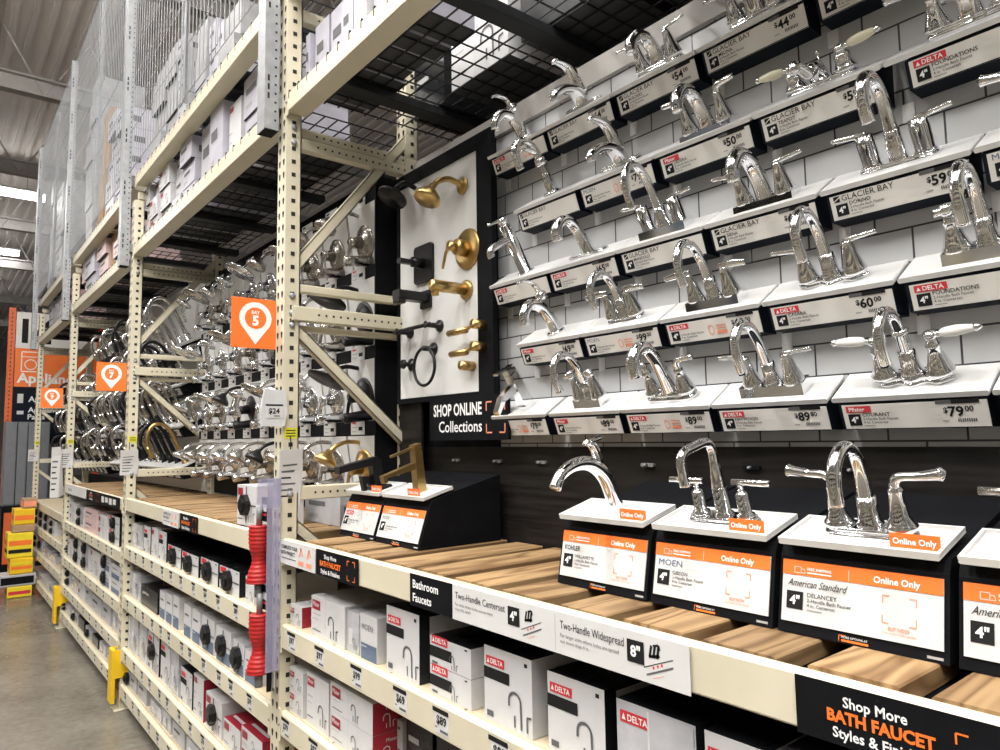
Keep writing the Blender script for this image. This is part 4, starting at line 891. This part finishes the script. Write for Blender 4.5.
shelf(2, z3[0], 'third bay top shelf', [(62,68.5,494,'pf',3),(69.5,75,503,'pf',2),(76,83,507,'gl',2,True),(84,96,507,'pink',2),(98,107,514,'pf',2),(108.5,119,514,'dl',2,True)], det=1)
shelf(2, z3[1], 'third bay second shelf', [(59.5,65,538,'gl',1,True),(66,72,540,'pf'),(73,80,537,'pf',2,True),(81,88,541,'gl',2,True),(89.5,99,548,'pf'),(100,109,551,'mo',2,True),(110.5,119,562,'mo',2)])
shelf(2, z3[2], 'third bay third shelf', [(58.5,63,563,'gl'),(64,70,568,'gl',2,True),(71,77,573,'gl',2),(78,84,578,'pf',2),(85,90,584,'gr'),(91,101,592,'gr'),(102,110,600,'gr'),(111.5,118,606,'gl')])
shelf(2, -1.4955, 'third bay bottom shelf', [(58.5,64,600,'bk',2,True),(65,70,606,'gl',2),(71,77,612,'gl',1,True),(78,84,618,'bk',2),(85,91,630,'gr',1,True),(92,98,634,'bk'),(99,105,640,'gl'),(106.5,113,648,'gr')])
shelf(3, -.92, 'farthest bay upper shelf', [(29.5,34,505,'pf',2,True),(34.5,38.5,507,'pf',2,True),(39,43.5,510,'pf',2,True),(44,48.5,513,'gl',2,True),(49,54.5,518,'pf',2,True)])
shelf(3, -1.19, 'farthest bay lower shelf', [(28.5,32.5,531,'gl',2,True),(33,37,534,'pf',2,True),(37.5,42,538,'gl',1,True),(42.5,48,548,'gl',2),(48.5,54,554,'gl')])
shelf(3, -1.4955, 'farthest bay bottom shelf', [(33,39,572,'gr'),(40,48,582,'pf'),(48.5,55,592,'gr')])
carton('pf', fx(237, 1.04, -.345), fx(256, 1.04, -.345), 1.04, H-.3445, .165, .2, 'white carton with black puck standing on the second bay deck beside the post', 'cartons on the decks', 1, True)
carton('gr', -2.98, -2.64, 1.30, H-.3438, .13, .16, 'grey carton lying on the second bay deck behind the nearest upright frame', 'cartons on the decks', 1)

def copy_tree(o, parent=None):
    c = o.copy(); COL.objects.link(c)
    if parent: c.parent = parent
    for ch in list(o.children): copy_tree(ch, c)
    return c

# ------------------------------------------------------------------ second bay: tub and shower trim kits on small white panels
KT = .15
def kit(mt, style, h):
    t = thing('trim_kit', 'x', 'trim kit')
    w = .255
    m = MB(); m.bbox((0, -.008, 0), (w, 0, h), 'white', .002); m.build('panel', t)
    cx, cz = w*.5, h*.42
    m = MB(); m.lathe([(.078, .008), (.076, .014), (.066, .018), (.045, .021), (.040, .03), (0, .032)], mt, Matrix.Translation((cx, 0, cz)), 24, 'Y'); m.build('escutcheon', t)
    m = MB(); m.lathe([(.028, .03), (.024, .07), (.026, .074), (.02, .085), (0, .087)], mt, Matrix.Translation((cx, 0, cz)), 16, 'Y')
    m.tube([(cx, -.075, cz), (cx-.012, -.085, cz-.03), (cx-.02, -.095, cz-.08)], [.010, .008, .006], mt, 8); m.build('handle', t)
    m = MB(); m.tube([(cx-.03, -.008, h*.88), (cx-.03, -.06, h*.93), (cx-.03, -.11, h*.90), (cx-.03, -.14, h*.82)], .009, mt, 10)
    T = Matrix.Translation((cx-.03, -.15, h*.80)) @ Matrix.Rotation(math.radians(-35), 4, 'X')
    if style == 0: m.lathe([(.046, -.05), (.05, -.045), (.046, -.03), (.02, -.005), (.012, .01)], mt, T, 18)
    if style == 1: m.lathe([(.085, -.02), (.087, -.012), (.06, -.004), (.016, .002), (.012, .015)], mt, T, 24)
    if style == 2: m.tube([(cx-.03, -.15, h*.80), (cx-.05, -.17, h*.55), (cx-.06, -.16, h*.3)], [.016, .013, .011], mt, 10); m.lathe([(.05, -.03), (.05, -.02), (.02, 0)], mt, T, 18)
    m.build('shower_head', t)
    m = MB(); m.lathe([(.024, .008), (.022, .10), (.023, .13), (.018, .136), (0, .137)], mt, Matrix.Translation((cx+.03, 0, h*.10)), 14, 'Y'); m.build('tub_spout', t)
    return t
RZ = [(.75, 1.02), (.405, .69), (.085, .345), (-.205, .022)]
RN = ['top row', 'second row down', 'third row down', 'lowest row']
protos = {}; kmat = ['soft_chrome', 'nickel', 'soft_chrome', 'black_metal', 'soft_chrome', 'nickel', 'soft_chrome', 'soft_chrome']
MN = dict(chrome='chrome', soft_chrome='chrome', nickel='brushed nickel', black_metal='matte black', gold='polished gold')
for r, (za, zb) in enumerate(RZ):
    for c in range(9):
        mt = kmat[(c*3+r*2) % 8]; st = (c+2*r) % 3
        if r == 0 and c < 3: mt, st = 'nickel', 0 if c == 0 else 2
        if r == 1 and c == 0: mt, st = 'black_metal', 1
        if r == 2 and c == 0: mt, st = 'black_metal', 1
        if r == 3: mt, st = (['gold', 'nickel', 'nickel', 'black_metal', 'nickel', 'soft_chrome', 'soft_chrome', 'nickel', 'soft_chrome'][c], 0)
        key = (mt, st, r)
        if key not in protos: o = protos[key] = kit(mt, st, zb-za)
        else: o = copy_tree(protos[key])
        o.location = (-2.842-.272*c, 1.475, H+za); o.rotation_euler = (KT, 0, 0)
        o['label'] = '%s tub and shower trim kit, %s from right, %s, second bay' % (MN[mt], ORD[c], RN[r]); o['group'] = 'trim kits on the second bay wall'
for r, z in enumerate((1.05, .72, .372, .054)):
    t = thing('price_rail', 'dark rail of white price tags, %s from the top of the second bay wall' % ORD[r], 'price rail', (-5.045, 1.435, H+z-.03))
    m = MB(); m.bbox((0, 0, 0), (2.46, .102, .055), 'black', .003); m.build('rail', t)
    for c in range(9):
        m = MB(); x = 2.46-.19-.272*c; m.box((x-.03, -.004, .0), (x+.09, -.001, .062), 'paper'); Fm = face_front(x-.03, -.004, 0)
        m.rect(Fm, .012, .046, .045, .054, 'red' if c % 3 == 0 else 'ink'); m.rect(Fm, .012, .03, .06, .034, 'light_ink'); m.rect(Fm, .07, .018, .105, .034, 'ink'); m.rect(Fm, .012, .012, .05, .016, 'light_ink'); m.build('price_tag', t)

# ------------------------------------------------------------------ third and farthest bays: kitchen faucets on tilted white shelves
wall_obj('wall_white', BX[3]+.01, BX[2]-PW-.01, -.34, 1.22, 1.52, 'white')
def kitchen(mt, style):
    t = thing('kitchen_faucet', 'x', 'faucet')
    m = MB(); m.lathe([(.028, 0), (.028, .006), (.022, .010), (.021, .05), (.0, .052)], mt, None, 14); m.build('base', t)
    m = MB()
    if style == 0: P = [(0,0,.04),(0,0,.2),(0,-.01,.29),(0,-.06,.345),(0,-.125,.335),(0,-.165,.28),(0,-.17,.2)]
    elif style == 1: P = [(0,0,.04),(0,0,.22),(0,-.02,.30),(0,-.08,.33),(0,-.15,.28),(0,-.18,.2)]
    else: P = [(0,0,.04),(0,0,.15),(0,-.03,.2),(0,-.1,.235),(0,-.18,.21)]
    m.tube(P, [.017]+[.0125]*(len(P)-1), mt, 10); m.build('spout', t)
    m = MB(); e = Vector(P[-1]); m.lathe([(.0135, .01), (.0155, -.01), (.0165, -.07), (.014, -.075)], mt, Matrix.Translation(e), 12); m.build('spray_head', t)
    m = MB(); m.lathe([(.013, .0), (.013, .03), (0, .032)], mt, Matrix.Translation((.018, 0, .035)), 10, 'X'); m.tube([(.045, 0, .035), (.052, -.01, .07), (.058, -.025, .11)], [.007, .006, .005], mt, 8); m.build('handle', t)
    return t
kp = {}
for b, rowsz, ncol, step in ((2, (-.13, .16, .45, .74), 13, .185), (3, (-.17, .12, .43), 10, .23)):
    for r, z in enumerate(rowsz):
        x1 = BX[b]-PW-.05; x0 = BX[b+1]+.04
        t = thing('display_shelf', 'white tilted shelf holding kitchen faucets, %s up in the %s bay' % (ORD[r], BAY[b]), 'display shelf', (x0, 1.34, H+z-.045), group='tilted faucet shelves')
        m = MB(); m.bbox((0, 0, -.012), (x1-x0, .175, 0), 'white', .002, Matrix.Rotation(.45, 4, 'X')); m.build('shelf_board', t)
        m = MB(); m.prism([(.012, -.016), (.045, -.075), (.175, -.06), (.155, .055)], .01, x1-x0-.01, 'black'); m.build('bracket', t)
        for c in range(ncol):
            m = MB(); T = Matrix.Translation((x1-x0-.10-step*c, .010, -.020)) @ Matrix.Rotation(.49, 4, 'X'); m.box((-.06, -.003, -.05), (.06, 0, .0), 'paper', T); m.box((-.05, -.0042, -.04), (-.02, -.003, -.01), 'ink', T); m.box((-.01, -.0042, -.02), (.03, -.003, -.014), 'light_ink', T); m.build('price_tag', t)
        for c in range(ncol):
            mt = ['soft_chrome', 'nickel', 'black_metal', 'nickel', 'soft_chrome', 'soft_chrome', 'nickel', 'black_metal'][(c*3+r+b) % 8]; st = (c+r) % 3 if r != 1 else c % 2
            if b == 2 and r == 0 and c < 4: mt, st = ['gold', 'black_metal', 'black_metal', 'black_metal'][c], 1
            if b == 3 and r == 0: mt = ['nickel', 'black_metal'][c % 2]
            key = (mt, st)
            if key not in kp: o = kp[key] = kitchen(mt, st)
            else: o = copy_tree(kp[key])
            o.location = (x1-.10-step*c, 1.34+.09*math.cos(.45), H+z-.045+.09*math.sin(.45)+.0005); o.rotation_euler = (.45, 0, 0)
            o['label'] = '%s %s kitchen faucet, %s from right, %s shelf up, %s bay' % (MN[mt], ['gooseneck', 'arched', 'low-arc'][st], ORD[c], ORD[r], BAY[b]); o['group'] = 'kitchen faucets in the far bays'

# ------------------------------------------------------------------ bay number signs
for i, num in ((1, '5'), (2, '7'), (3, '9')):
    ys = (0, .836, .822, .79)[i]
    X = BX[i]-PW-.004
    t = thing('bay_sign', 'square orange aisle sign with a white pin shape and the number '+num, 'sign', (X, ys, H+.345), group='orange bay signs')
    m = MB(); m.box((-.004, 0, 0), (0, .175, .186), 'orange'); m.build('sign_panel', t)
    m = MB(); Fm = face_right(.0004, 0, 0); cx, cy, R_ = .088, .112, .060
    pts = [(cx+R_*math.cos(a), cy+R_*math.sin(a)) for a in [math.radians(-28+k*(236/30)) for k in range(31)]]+[(cx, .014)]
    m.poly(Fm, pts, 'white_ink'); m.poly(Fm, [(cx+.040*math.cos(2*PI*k/28), cy+.040*math.sin(2*PI*k/28)) for k in range(28)], 'orange', .0005)
    m.text(Fm, 'BAY', cx, cy+.016, .012, 'white_ink', lift=.001, bold=.03, align='C'); m.text(Fm, num, cx, cy-.026, .036, 'white_ink', lift=.001, bold=.05, align='C'); m.build('pin_print', t)
    m = MB(); m.bbox((-.012, .165, .03), (-.004, .186, .13), 'clear_plastic', .002); m.build('holder_clip', t)

# ------------------------------------------------------------------ tags and packets hanging on the posts
def packet(x, y, z1, w, h, label, n=3, name='info_sheet', mt='paper'):
    t = thing(name, label, 'sheet', (x, y, H+z1-h))
    for k in range(n):
        m = MB(); T = Matrix.Translation((0, 0, h)) @ Matrix.Rotation(math.radians(3+3*k), 4, 'Y') @ Matrix.Rotation(math.radians(2*k), 4, 'X')
        m.box((.004*k, 0, -h), (.004*k+.0012, w, 0), mt, T)
        Fm = (T @ Vector((.004*k+.0014, 0, -h)), T.to_3x3() @ VY, T.to_3x3() @ VZ, T.to_3x3() @ VX)
        for q in range(6): m.rect(Fm, w*.12, h*(.15+.11*q), w*(.55+.3*((q*7) % 3)/3), h*(.15+.11*q)+h*.03, 'grey_ink' if q % 3 else 'ink')
        m.build('sheet', t)
    m = MB(); m.tube([(0, w*.5, h), (.002, w*.5, h+.03), (-.004, w*.5, h+.05)], .002, 'ink', 6, sub=1); m.build('tie', t)
packet(-2.488, .985, -.03, .085, .20, 'white printed sheets tied to the post right of the red wrenches')
packet(-5.055, .96, -.04, .10, .16, 'white printed sheets tied to the second post')
packet(-7.62, .95, -.04, .10, .17, 'white printed sheets tied to the third post')
packet(-10.19, .94, -.05, .10, .14, 'white printed sheets tied to the farthest post')
packet(-7.60, .88, -.02, .07, .46, 'long strip of white and pink hang tags beside the third post', 4, 'hang_tag')
t = thing('spare_bag', 'clear plastic bag with a 24 dollar price tag hanging left of the nearest post', 'bag', (-2.484, .915, H+.055))
m = MB(); m.plate([(0,0),(.085,0),(.095,.05),(.088,.13),(.012,.135),(-.004,.06)], -.006, .006, 'plastic_bag', Matrix.Rotation(PI/2, 4, 'Z') @ Matrix.Rotation(PI/2, 4, 'X')); m.build('bag', t)
m = MB(); Fm = face_right(.0075, .014, .03); m.rect(Fm, 0, 0, .062, .042, 'paper'); m.rect(Fm, 0, .043, .064, .049, 'ink'); m.text(Fm, '$24', .031, .016, .019, 'ink', lift=.001, bold=.03, align='C'); m.rect(Fm, .03, .005, .052, .009, 'grey_ink', .0006); m.build('price_tag', t)

# ------------------------------------------------------------------ red wrenches on a clip strip
m = MB(); m.bbox((-2.491, .945, H-.80), (-2.483, .992, H-.13), 'clear_plastic', .003); m.box((-2.4915, .91, H-.235), (-2.4825, .992, H-.13), 'clear_plastic')
at_base(m, 'hanging_strip', 'clear violet plastic hanger strip beside the nearest post', 'hanger strip', (-2.487, .97, H-.80))
def wrench(x, z, label, up):
    t = thing('basin_wrench', label, 'wrench', (x, .942, H+z), group='red wrenches on the hanger strip')
    pr = []
    for k in range(57):
        q = k/56; base = .037-.013*math.exp(-((q-.60)/.17)**2)+(.007*(q-.72)/.28 if q > .72 else 0)
        pr.append((base*(1 if k % 4 < 2 else .94), .2*(1-q)))
    m = MB(); m.lathe([(.0, .2)]+pr+[(.0, 0)], 'tool_red', None, 20); m.build('handle', t)
    m = MB(); m.lathe([(.014, -.05), (.014, .0)], 'steel', None, 10); m.build('shaft_tip', t)
    m = MB(); m.lathe([(.011, .2), (.011, .27), (0, .275)], 'steel', None, 10); m.build('shaft', t)
    m = MB(); m.box((.041, .012, -.06), (.044, .03, .30), 'black'); m.box((-.012, .012, .215), (.044, .016, .30), 'black')
    Fm = face_front(-.012, .0118, .215); m.rect(Fm, .01, .035, .05, .06, 'paper'); m.rect(Fm, .01, .02, .05, .028, 'red')
    m.box((.012, .040, -.055), (.041, .042, .2), 'paper'); m.build('backing_card', t)
wrench(-2.556, -.500, 'red ribbed basin wrench hanging on the strip, upper of the two', True)
wrench(-2.540, -.808, 'red ribbed basin wrench hanging on the strip, lower of the two', False)

# ------------------------------------------------------------------ wire decks, storage cartons and mesh above
for b in range(4):
    X1, X0 = BX[b]-PW-.01, BX[b+1]+.01
    for lv, z in enumerate((1.318, 1.793)):
        if lv == 1 and b == 0: continue
        t = thing('wire_deck', 'dark wire mesh deck, %s storage level above the %s bay' % (('lower', 'upper')[lv], BAY[b]), 'wire deck', (X0, YF, H+z))
        m = MB(); ymax = 1.15 if b == 0 else .60
        nx = 30 if b == 0 else 24
        for k in range(nx+1): x = .01+(X1-X0-.02)*k/nx; m.box((x-.0022, .0, .0), (x+.0022, ymax, .0045), 'dark_wire')
        ny = 19 if b == 0 else 10
        for k in range(ny+1): y = .03+(ymax-.04)*k/ny; m.box((0, y-.0022, -.0045), (X1-X0, y+.0022, 0), 'dark_wire')
        for k in range(nx+1): x = .01+(X1-X0-.02)*k/nx; m.box((x-.0025, -.001, -.028), (x+.0025, .003, .0), 'dark_wire')
        m.build('wire_grid', t)
        for k in range(4): m = MB(); x = .22+(X1-X0-.44)*k/3; m.bbox((x-.035, .045, -.04), (x+.035, ymax, -.005), 'dark_wire', .003); m.build('support_channel', t)
# cartons on the near bay wire deck
zt = 1.3235
def store(b, z, where, items, Y=1.06, depth=.4):
    last = -99; lo, hi = BX[b+1]+.004, BX[b]-PW-.012
    if b == 0: depth = .24
    for k, it in enumerate(items):
        xa, xb, yt, kind = it[:4]; n = it[4] if len(it) > 4 else 1
        X0, X1 = fx(xa, Y, z), fx(xb, Y, z); ht = max(.06, fz(yt, X0, Y)-z)
        X0, X1 = max(X0, last-.004, lo), min(X1, hi)
        if X1-X0 < .04: continue
        last = X1
        ht = min(ht, .385) if z < 1.5 else ht
        for q in range(n):
            pos = '' if n == 1 else (', lowest in stack' if q == 0 else ', top of stack' if q == n-1 else ', %s up in stack' % ORD[q])
            dx = random.uniform(-.006, .006) if n > 1 else 0
            o = carton(kind, X0+.004+dx*.3, X1-.004+dx*.3, Y+random.uniform(0, .045), H+z+.0003+q*(ht/n), ht/n-.0015, depth, '%s, %s from left, %s%s' % (KD[kind], ORD[k], where, pos), 'storage cartons, '+where, 1)
            o.name = 'storage_carton'
store(0, zt, 'near bay overhead storage', [(287,296,52,'pf',2),(296.5,307,42,'lil'),(307.5,322,26,'lil'),(322.5,340,10,'lil'),(340.5,352,2,'lil'),(352.5,366,-12,'pf'),(366.5,383,-30,'lil'),(384,405,-50,'lil')])
random.seed(21)
k = 0
for (x0, x1, y0, y1, kd) in ((-2.42,-2.2,1.52,2.05,'bk'), (-2.12,-1.78,1.50,1.95,'pf'), (-1.70,-1.30,1.49,1.80,'bk'), (-1.26,-.88,1.49,2.1,'bk'), (-.85,-.45,1.06,2.1,'bk'), (-.42,-.03,1.06,2.1,'bk'), (-1.62,-1.34,1.86,2.12,'redtop'), (-1.12,-.89,1.06,1.42,'pf')):  # black ones carry the shadow on carton undersides in their colour
    carton(kd, x0, x1, y0, H+zt, random.uniform(.2, .36), y1-y0, KD[kd]+' set back on the near wire deck, %s of those' % ORD[k], 'cartons set back on the near wire deck', 1).name = 'storage_carton'; k += 1
S1, S2 = 1.3235, 1.7985
store(1, S1, 'second bay lower storage', [(139,143,196,'pf',3),(143.5,148,186,'gr',3),(148.5,156,172,'pf',3),(157,167,150,'pf',3),(168,177,141,'gr',3),(178,190,120,'lil',3),(193,206,103,'gr'),(206.5,220,105,'lil'),(221,233,106,'pf'),(235,257.5,66,'lil',2)])
store(1, S2, 'second bay upper storage', [(139,146,128,'gr',6),(147,159,75,'md',7),(161,172,55,'md',6),(174,183,45,'gr',5),(188,199,30,'md',3),(200,208,26,'lil',3),(209,216,25,'lil',2),(217,233,18,'md',2)])
store(2, S1, 'third bay lower storage', [(68,74,268,'pink',2),(75,82,252,'pink',2),(83,93,238,'lil',2),(94,103,230,'pink',3),(104,110,226,'br'),(111,121,205,'pink',3)])
store(2, S2, 'third bay upper storage', [(66,71,148,'md',6),(72,79,98,'md',8),(80,88,92,'md',8),(94,101,118,'br',2),(104,112,122,'lil',5),(113,121,118,'lil',5)])
store(3, S1, 'farthest bay lower storage', [(38,43,310,'md',2),(44,49,298,'lil',2),(50,55,290,'md',2),(56,61,280,'pink',2)])
store(3, S2, 'farthest bay upper storage', [(38,43,200,'gr',5),(44,49,190,'md',5),(50,56,192,'gr',5),(57,61,186,'md',4)])
# galvanised uprights and mesh
for i in range(1, 5):
    X0 = BX[i]-PW-.025
    t = thing('mesh_upright', 'tall galvanized slotted upright %s' % ['', 'just left of the nearest cream post', 'in front of the second cream post', 'in front of the third cream post', 'at the far end of the rack run'][i], 'mesh upright', (X0, .925, H+1.17), group='galvanized uprights of the mesh guard')
    hh = 2.55
    m = MB(); m.box((0, 0, 0), (.075, .003, hh), 'steel'); m.box((.072, .003, 0), (.075, .055, hh), 'steel'); m.box((0, .003, 0), (.003, .055, hh), 'steel'); m.box((.0, .003, 0), (.075, .055, .003), 'black')
    z = .04
    while z < hh:
        m.rect(face_right(.075, .042, z), -.004, -.004, .004, .004, 'hole', .0003); z += .035
    z = .12
    while z < hh:
        for q in range(3): m.rect(face_right(.075, .015, z+.035*q), -.004, 0, .004, .024, 'hole', .0003)
        z += .36
    m.build('channel', t)
    for zb in (.1, .55): m = MB(); m.bbox((.01, .055, zb), (.06, .075, zb+.06), 'steel'); m.build('bracket', t)
for b in (1, 2, 3):
    for h_ in range(2):
        xa = BX[b]-PW-.03-(2.48/2)*h_; xb = xa-2.46/2+.01
        t = thing('mesh_guard', 'grey welded wire guard panel, %s half of the %s bay' % (('nearer', 'farther')[h_], BAY[b]), 'wire guard', (xb, .955, H+1.80), group='wire guard panels')
        m = MB(); w = xa-xb; hh = 1.92; n = 19
        for k in range(n+1): x = w*k/n; m.box((x-.0018, 0, 0), (x+.0018, .004, hh), 'wire')
        for k in range(8): z = hh*k/7; m.box((0, .005, z-.0018), (w, .0085, z+.0018), 'wire')
        m.build('wire_grid', t)
        if h_ == 0:
            m = MB(); m.box((-.02, .012, 0), (.02, .015, hh), 'steel'); m.box((-.02, .015, 0), (-.017, .04, hh), 'steel'); m.build('stiffener', t)

# ------------------------------------------------------------------ beyond the end of the rack
EX = -12.0
t = thing('department_sign', 'orange and black Appliances department sign beyond the far end of the racks', 'sign', (EX, .86, 0))
for y in (0, 1.1):
    m = MB(); m.box((-.06, y-.05, 0), (0, y+.03, H+1.95), 'rack_orange')
    for k in range(60): m.rect(face_right(0, y-.01, .1+k*.058), -.008, -.01, .008, .01, 'hole', .0004)
    m.build('post', t)
m = MB(); m.box((-.03, .04, H+1.38), (-.005, 1.05, H+1.9), 'card'); Fm = face_right(-.0045, .04, H+1.38); m.text(Fm, '14', .07, .09, .34, 'ink', bold=.03, maxw=.42); m.build('number_panel', t)
m = MB(); m.box((-.03, .04, H+.83), (-.005, 1.05, H+1.38), 'orange'); Fm = face_right(-.0045, .04, H+.83); m.text(Fm, 'Appliances', .03, .06, .14, 'white_ink', bold=.03, maxw=.97)
m.line(Fm, [(.08,.22),(.30,.22),(.30,.50),(.08,.50),(.08,.22)], .012, 'white_ink'); m.line(Fm, [(.08,.43),(.30,.43)], .01, 'white_ink'); m.line(Fm, [(.19+.07*math.cos(2*PI*k/20), .32+.07*math.sin(2*PI*k/20)) for k in range(21)], .012, 'white_ink'); m.build('orange_panel', t)
m = MB(); m.box((-.03, .04, H+.02), (-.005, 1.05, H+.83), 'navy'); Fm = face_right(-.0045, .04, H+.02)
m.rect(Fm, .05, .58, .12, .71, 'paper'); m.text(Fm, 'Appliances', .18, .60, .08, 'white_ink', bold=.02); m.text(Fm, 'Appliance', .18, .45, .075, 'white_ink', bold=.02); m.text(Fm, 'Parts', .18, .35, .075, 'white_ink', bold=.02); m.rect(Fm, .05, .42, .13, .47, 'paper'); m.build('directory_panel', t)
# tall grey cabinets and goods
for k, (y0, y1) in enumerate(((.80, .925), (.935, 1.045), (1.055, 1.30))):
    t = thing('grey_cabinet', 'tall grey panelled cabinet under the Appliances sign, %s from the aisle' % ORD[k], 'cabinet', (EX+.15, y0, H-.80), group='grey cabinets at the aisle end')
    m = MB(); m.bbox((0, 0, 0), (.35, y1-y0, 1.12), 'gray_panel', .01); m.build('body', t); m = MB(); m.bbox((.35, .01, .02), (.362, y1-y0-.01, 1.09), 'gray_panel', .004); m.build('door', t)
t = thing('base_cabinet', 'low dark plinth carrying the grey cabinets at the aisle end', 'plinth', (EX+.1, .79, 0)); m = MB(); m.bbox((0, 0, 0), (.42, .52, .854), 'black', .006); m.build('body', t); m = MB(); m.box((.42, .03, .1), (.424, .49, .77), 'rack_orange'); m.build('front_panel', t)
XG = -9.75
def good(kind, mt, y0, y1, z0, z1, label, x=XG, d=.3, stripes=()):
    y0, y1, z0, z1 = y0*.8+.16, y1*.8+.16, z0*.76, z1*.76
    m = MB(); m.bbox((x, y0, z0), (x+d, y1, z1), mt, .012)
    for (a, bb, c) in stripes: m.rect(face_right(x+d, y0, z0), (y1-y0)*.05, (z1-z0)*a, (y1-y0)*.95, (z1-z0)*bb, c, .001); m.rect(face_front(x, y0, z0), d*.05, (z1-z0)*a, d*.95, (z1-z0)*bb, c, .001)
    at_base(m, kind, label, 'carton', (x+d/2, (y0+y1)/2, z0), 'yellow goods at the aisle end')
good('goods_carton', 'lemon', .72, 1.0, .0, .16, 'yellow carton on the floor at the foot of the aisle-end stack', stripes=((.3, .6, 'red'),))
good('goods_carton', 'box_grey', .62, 1.04, .161, .33, 'wide grey carton near the floor in the aisle-end stack', stripes=((.2, .8, 'black'),))
good('goods_carton', 'yellow', .74, 1.0, .331, .56, 'yellow carton with orange print low in the aisle-end stack', stripes=((.3, .5, 'orange'), (.6, .75, 'lemon')))
good('goods_carton', 'lemon', .70, .99, .561, .92, 'large yellow carton with dark print in the aisle-end stack', stripes=((.2, .35, 'ink'), (.5, .7, 'orange')))
good('goods_carton', 'box_brown', .75, 1.0, .921, 1.03, 'brown carton between the yellow cartons of the aisle-end stack')
good('goods_carton', 'yellow', .76, 1.0, 1.031, 1.26, 'orange yellow carton on top of the aisle-end stack', stripes=((.3, .6, 'orange'),))
good('endcap_carton', 'box_brown', .86, 1.02, 1.261, 1.40, 'small reddish carton standing above the yellow cartons', stripes=((.2, .8, 'salmon'),))
t = thing('orange_rack', 'orange rack of white goods at the far left edge, beyond the aisle end', 'storage rack', (-14.5, -.4, 0))
for y in (0, 1.1): m = MB(); m.box((0, y, 0), (.08, y+.08, 3.2), 'rack_orange'); m.build('post', t)
for z in (.15, .9, 1.9, 3.0): m = MB(); m.box((0, .08, z), (.06, 1.1, z+.1), 'rack_orange'); m.build('beam', t)
k = 0
for z, hh in ((.25, .6), (1.0, .85), (2.0, .95)):
    for y in (-.30, .02, .34): carton('pt', -14.9, -14.42, y, H-H+z+.001, hh*.9, .3, 'tall white carton in the orange rack at the far left, %s from the floor up' % ORD[k], 'white cartons in the orange rack', 0).name = 'goods_carton'; k += 1

# ------------------------------------------------------------------ across the aisle (seen only in the chrome)
m = MB(); YO = -1.75
m.box((-13, YO-.6, 0), (5, YO-.5, 3.4), 'black')
for x in (-12, -9.4, -6.8, -4.2, -1.6, 1.0, 3.6): m.box((x, YO-.08, 0), (x+.08, YO, 3.6), 'cream')
for z in (.1, .5, .95, 1.4, 1.9, 2.4, 2.9): m.box((-13, YO-.06, z), (5, YO, z+.09), 'cream'); m.box((-13, YO-.5, z+.07), (5, YO-.06, z+.09), 'pale_wood')
for z in (.19, .59, 1.04, 1.49, 1.99, 2.49):
    x = -12.9
    while x < 4.8:
        w = random.uniform(.15, .4); m.box((x, YO-.45, z+.001), (x+w, YO-.09, z+random.uniform(.15, .34)), random.choice(['box_white', 'box_grey', 'box_black', 'box_white', 'blue', 'box_brown'])); x += w+.02
struct(m, 'wall_aisle')

# ------------------------------------------------------------------ lamps
LX = (3.0, .6, -1.8, -4.4, -7.6, -16.4, -21.6, -29.0)
for k, x in enumerate(LX):
    t = thing('ceiling_light', 'long fluorescent ceiling strip, %s of the row from the near end' % ORD[k], 'ceiling light', (x, -5.5, H+4.95), group='fluorescent ceiling strips')
    m = MB(); m.bbox((-.10, 0, .04), (.10, 7.12, .09), 'white', .01); m.build('housing', t); m = MB(); m.tube([(0, .02, -.03), (0, 7.1, -.03)], .07, 'lamp', 10, sub=1); m.build('tube', t)
    m = MB()
    for y in (1, 4, 6.8): m.tube([(0, y, .09), (0, y, CZ-H-4.95-.02)], .008, 'truss', 5, sub=1)
    m.build('hanger', t)
    if x > -17:
        L = bpy.data.lights.new('strip_light', 'AREA'); L.shape = 'RECTANGLE'; L.size = .3; L.size_y = 5.0; L.energy = 400; L.color = (1, .975, .94)
        o = bpy.data.objects.new('strip_light', L); COL.objects.link(o); o.location = (x, -1.9, H+4.85)
w = bpy.data.worlds.new('store_air'); SC.world = w; w.use_nodes = True
bg = w.node_tree.nodes['Background']; bg.inputs[0].default_value = (.95, .97, 1, 1); bg.inputs[1].default_value = .19
vs_ = SC.view_settings; vs_.view_transform = 'Standard'; vs_.look = 'None'; vs_.gamma = 1; vs_.use_curve_mapping = False; vs_.exposure = -0.3
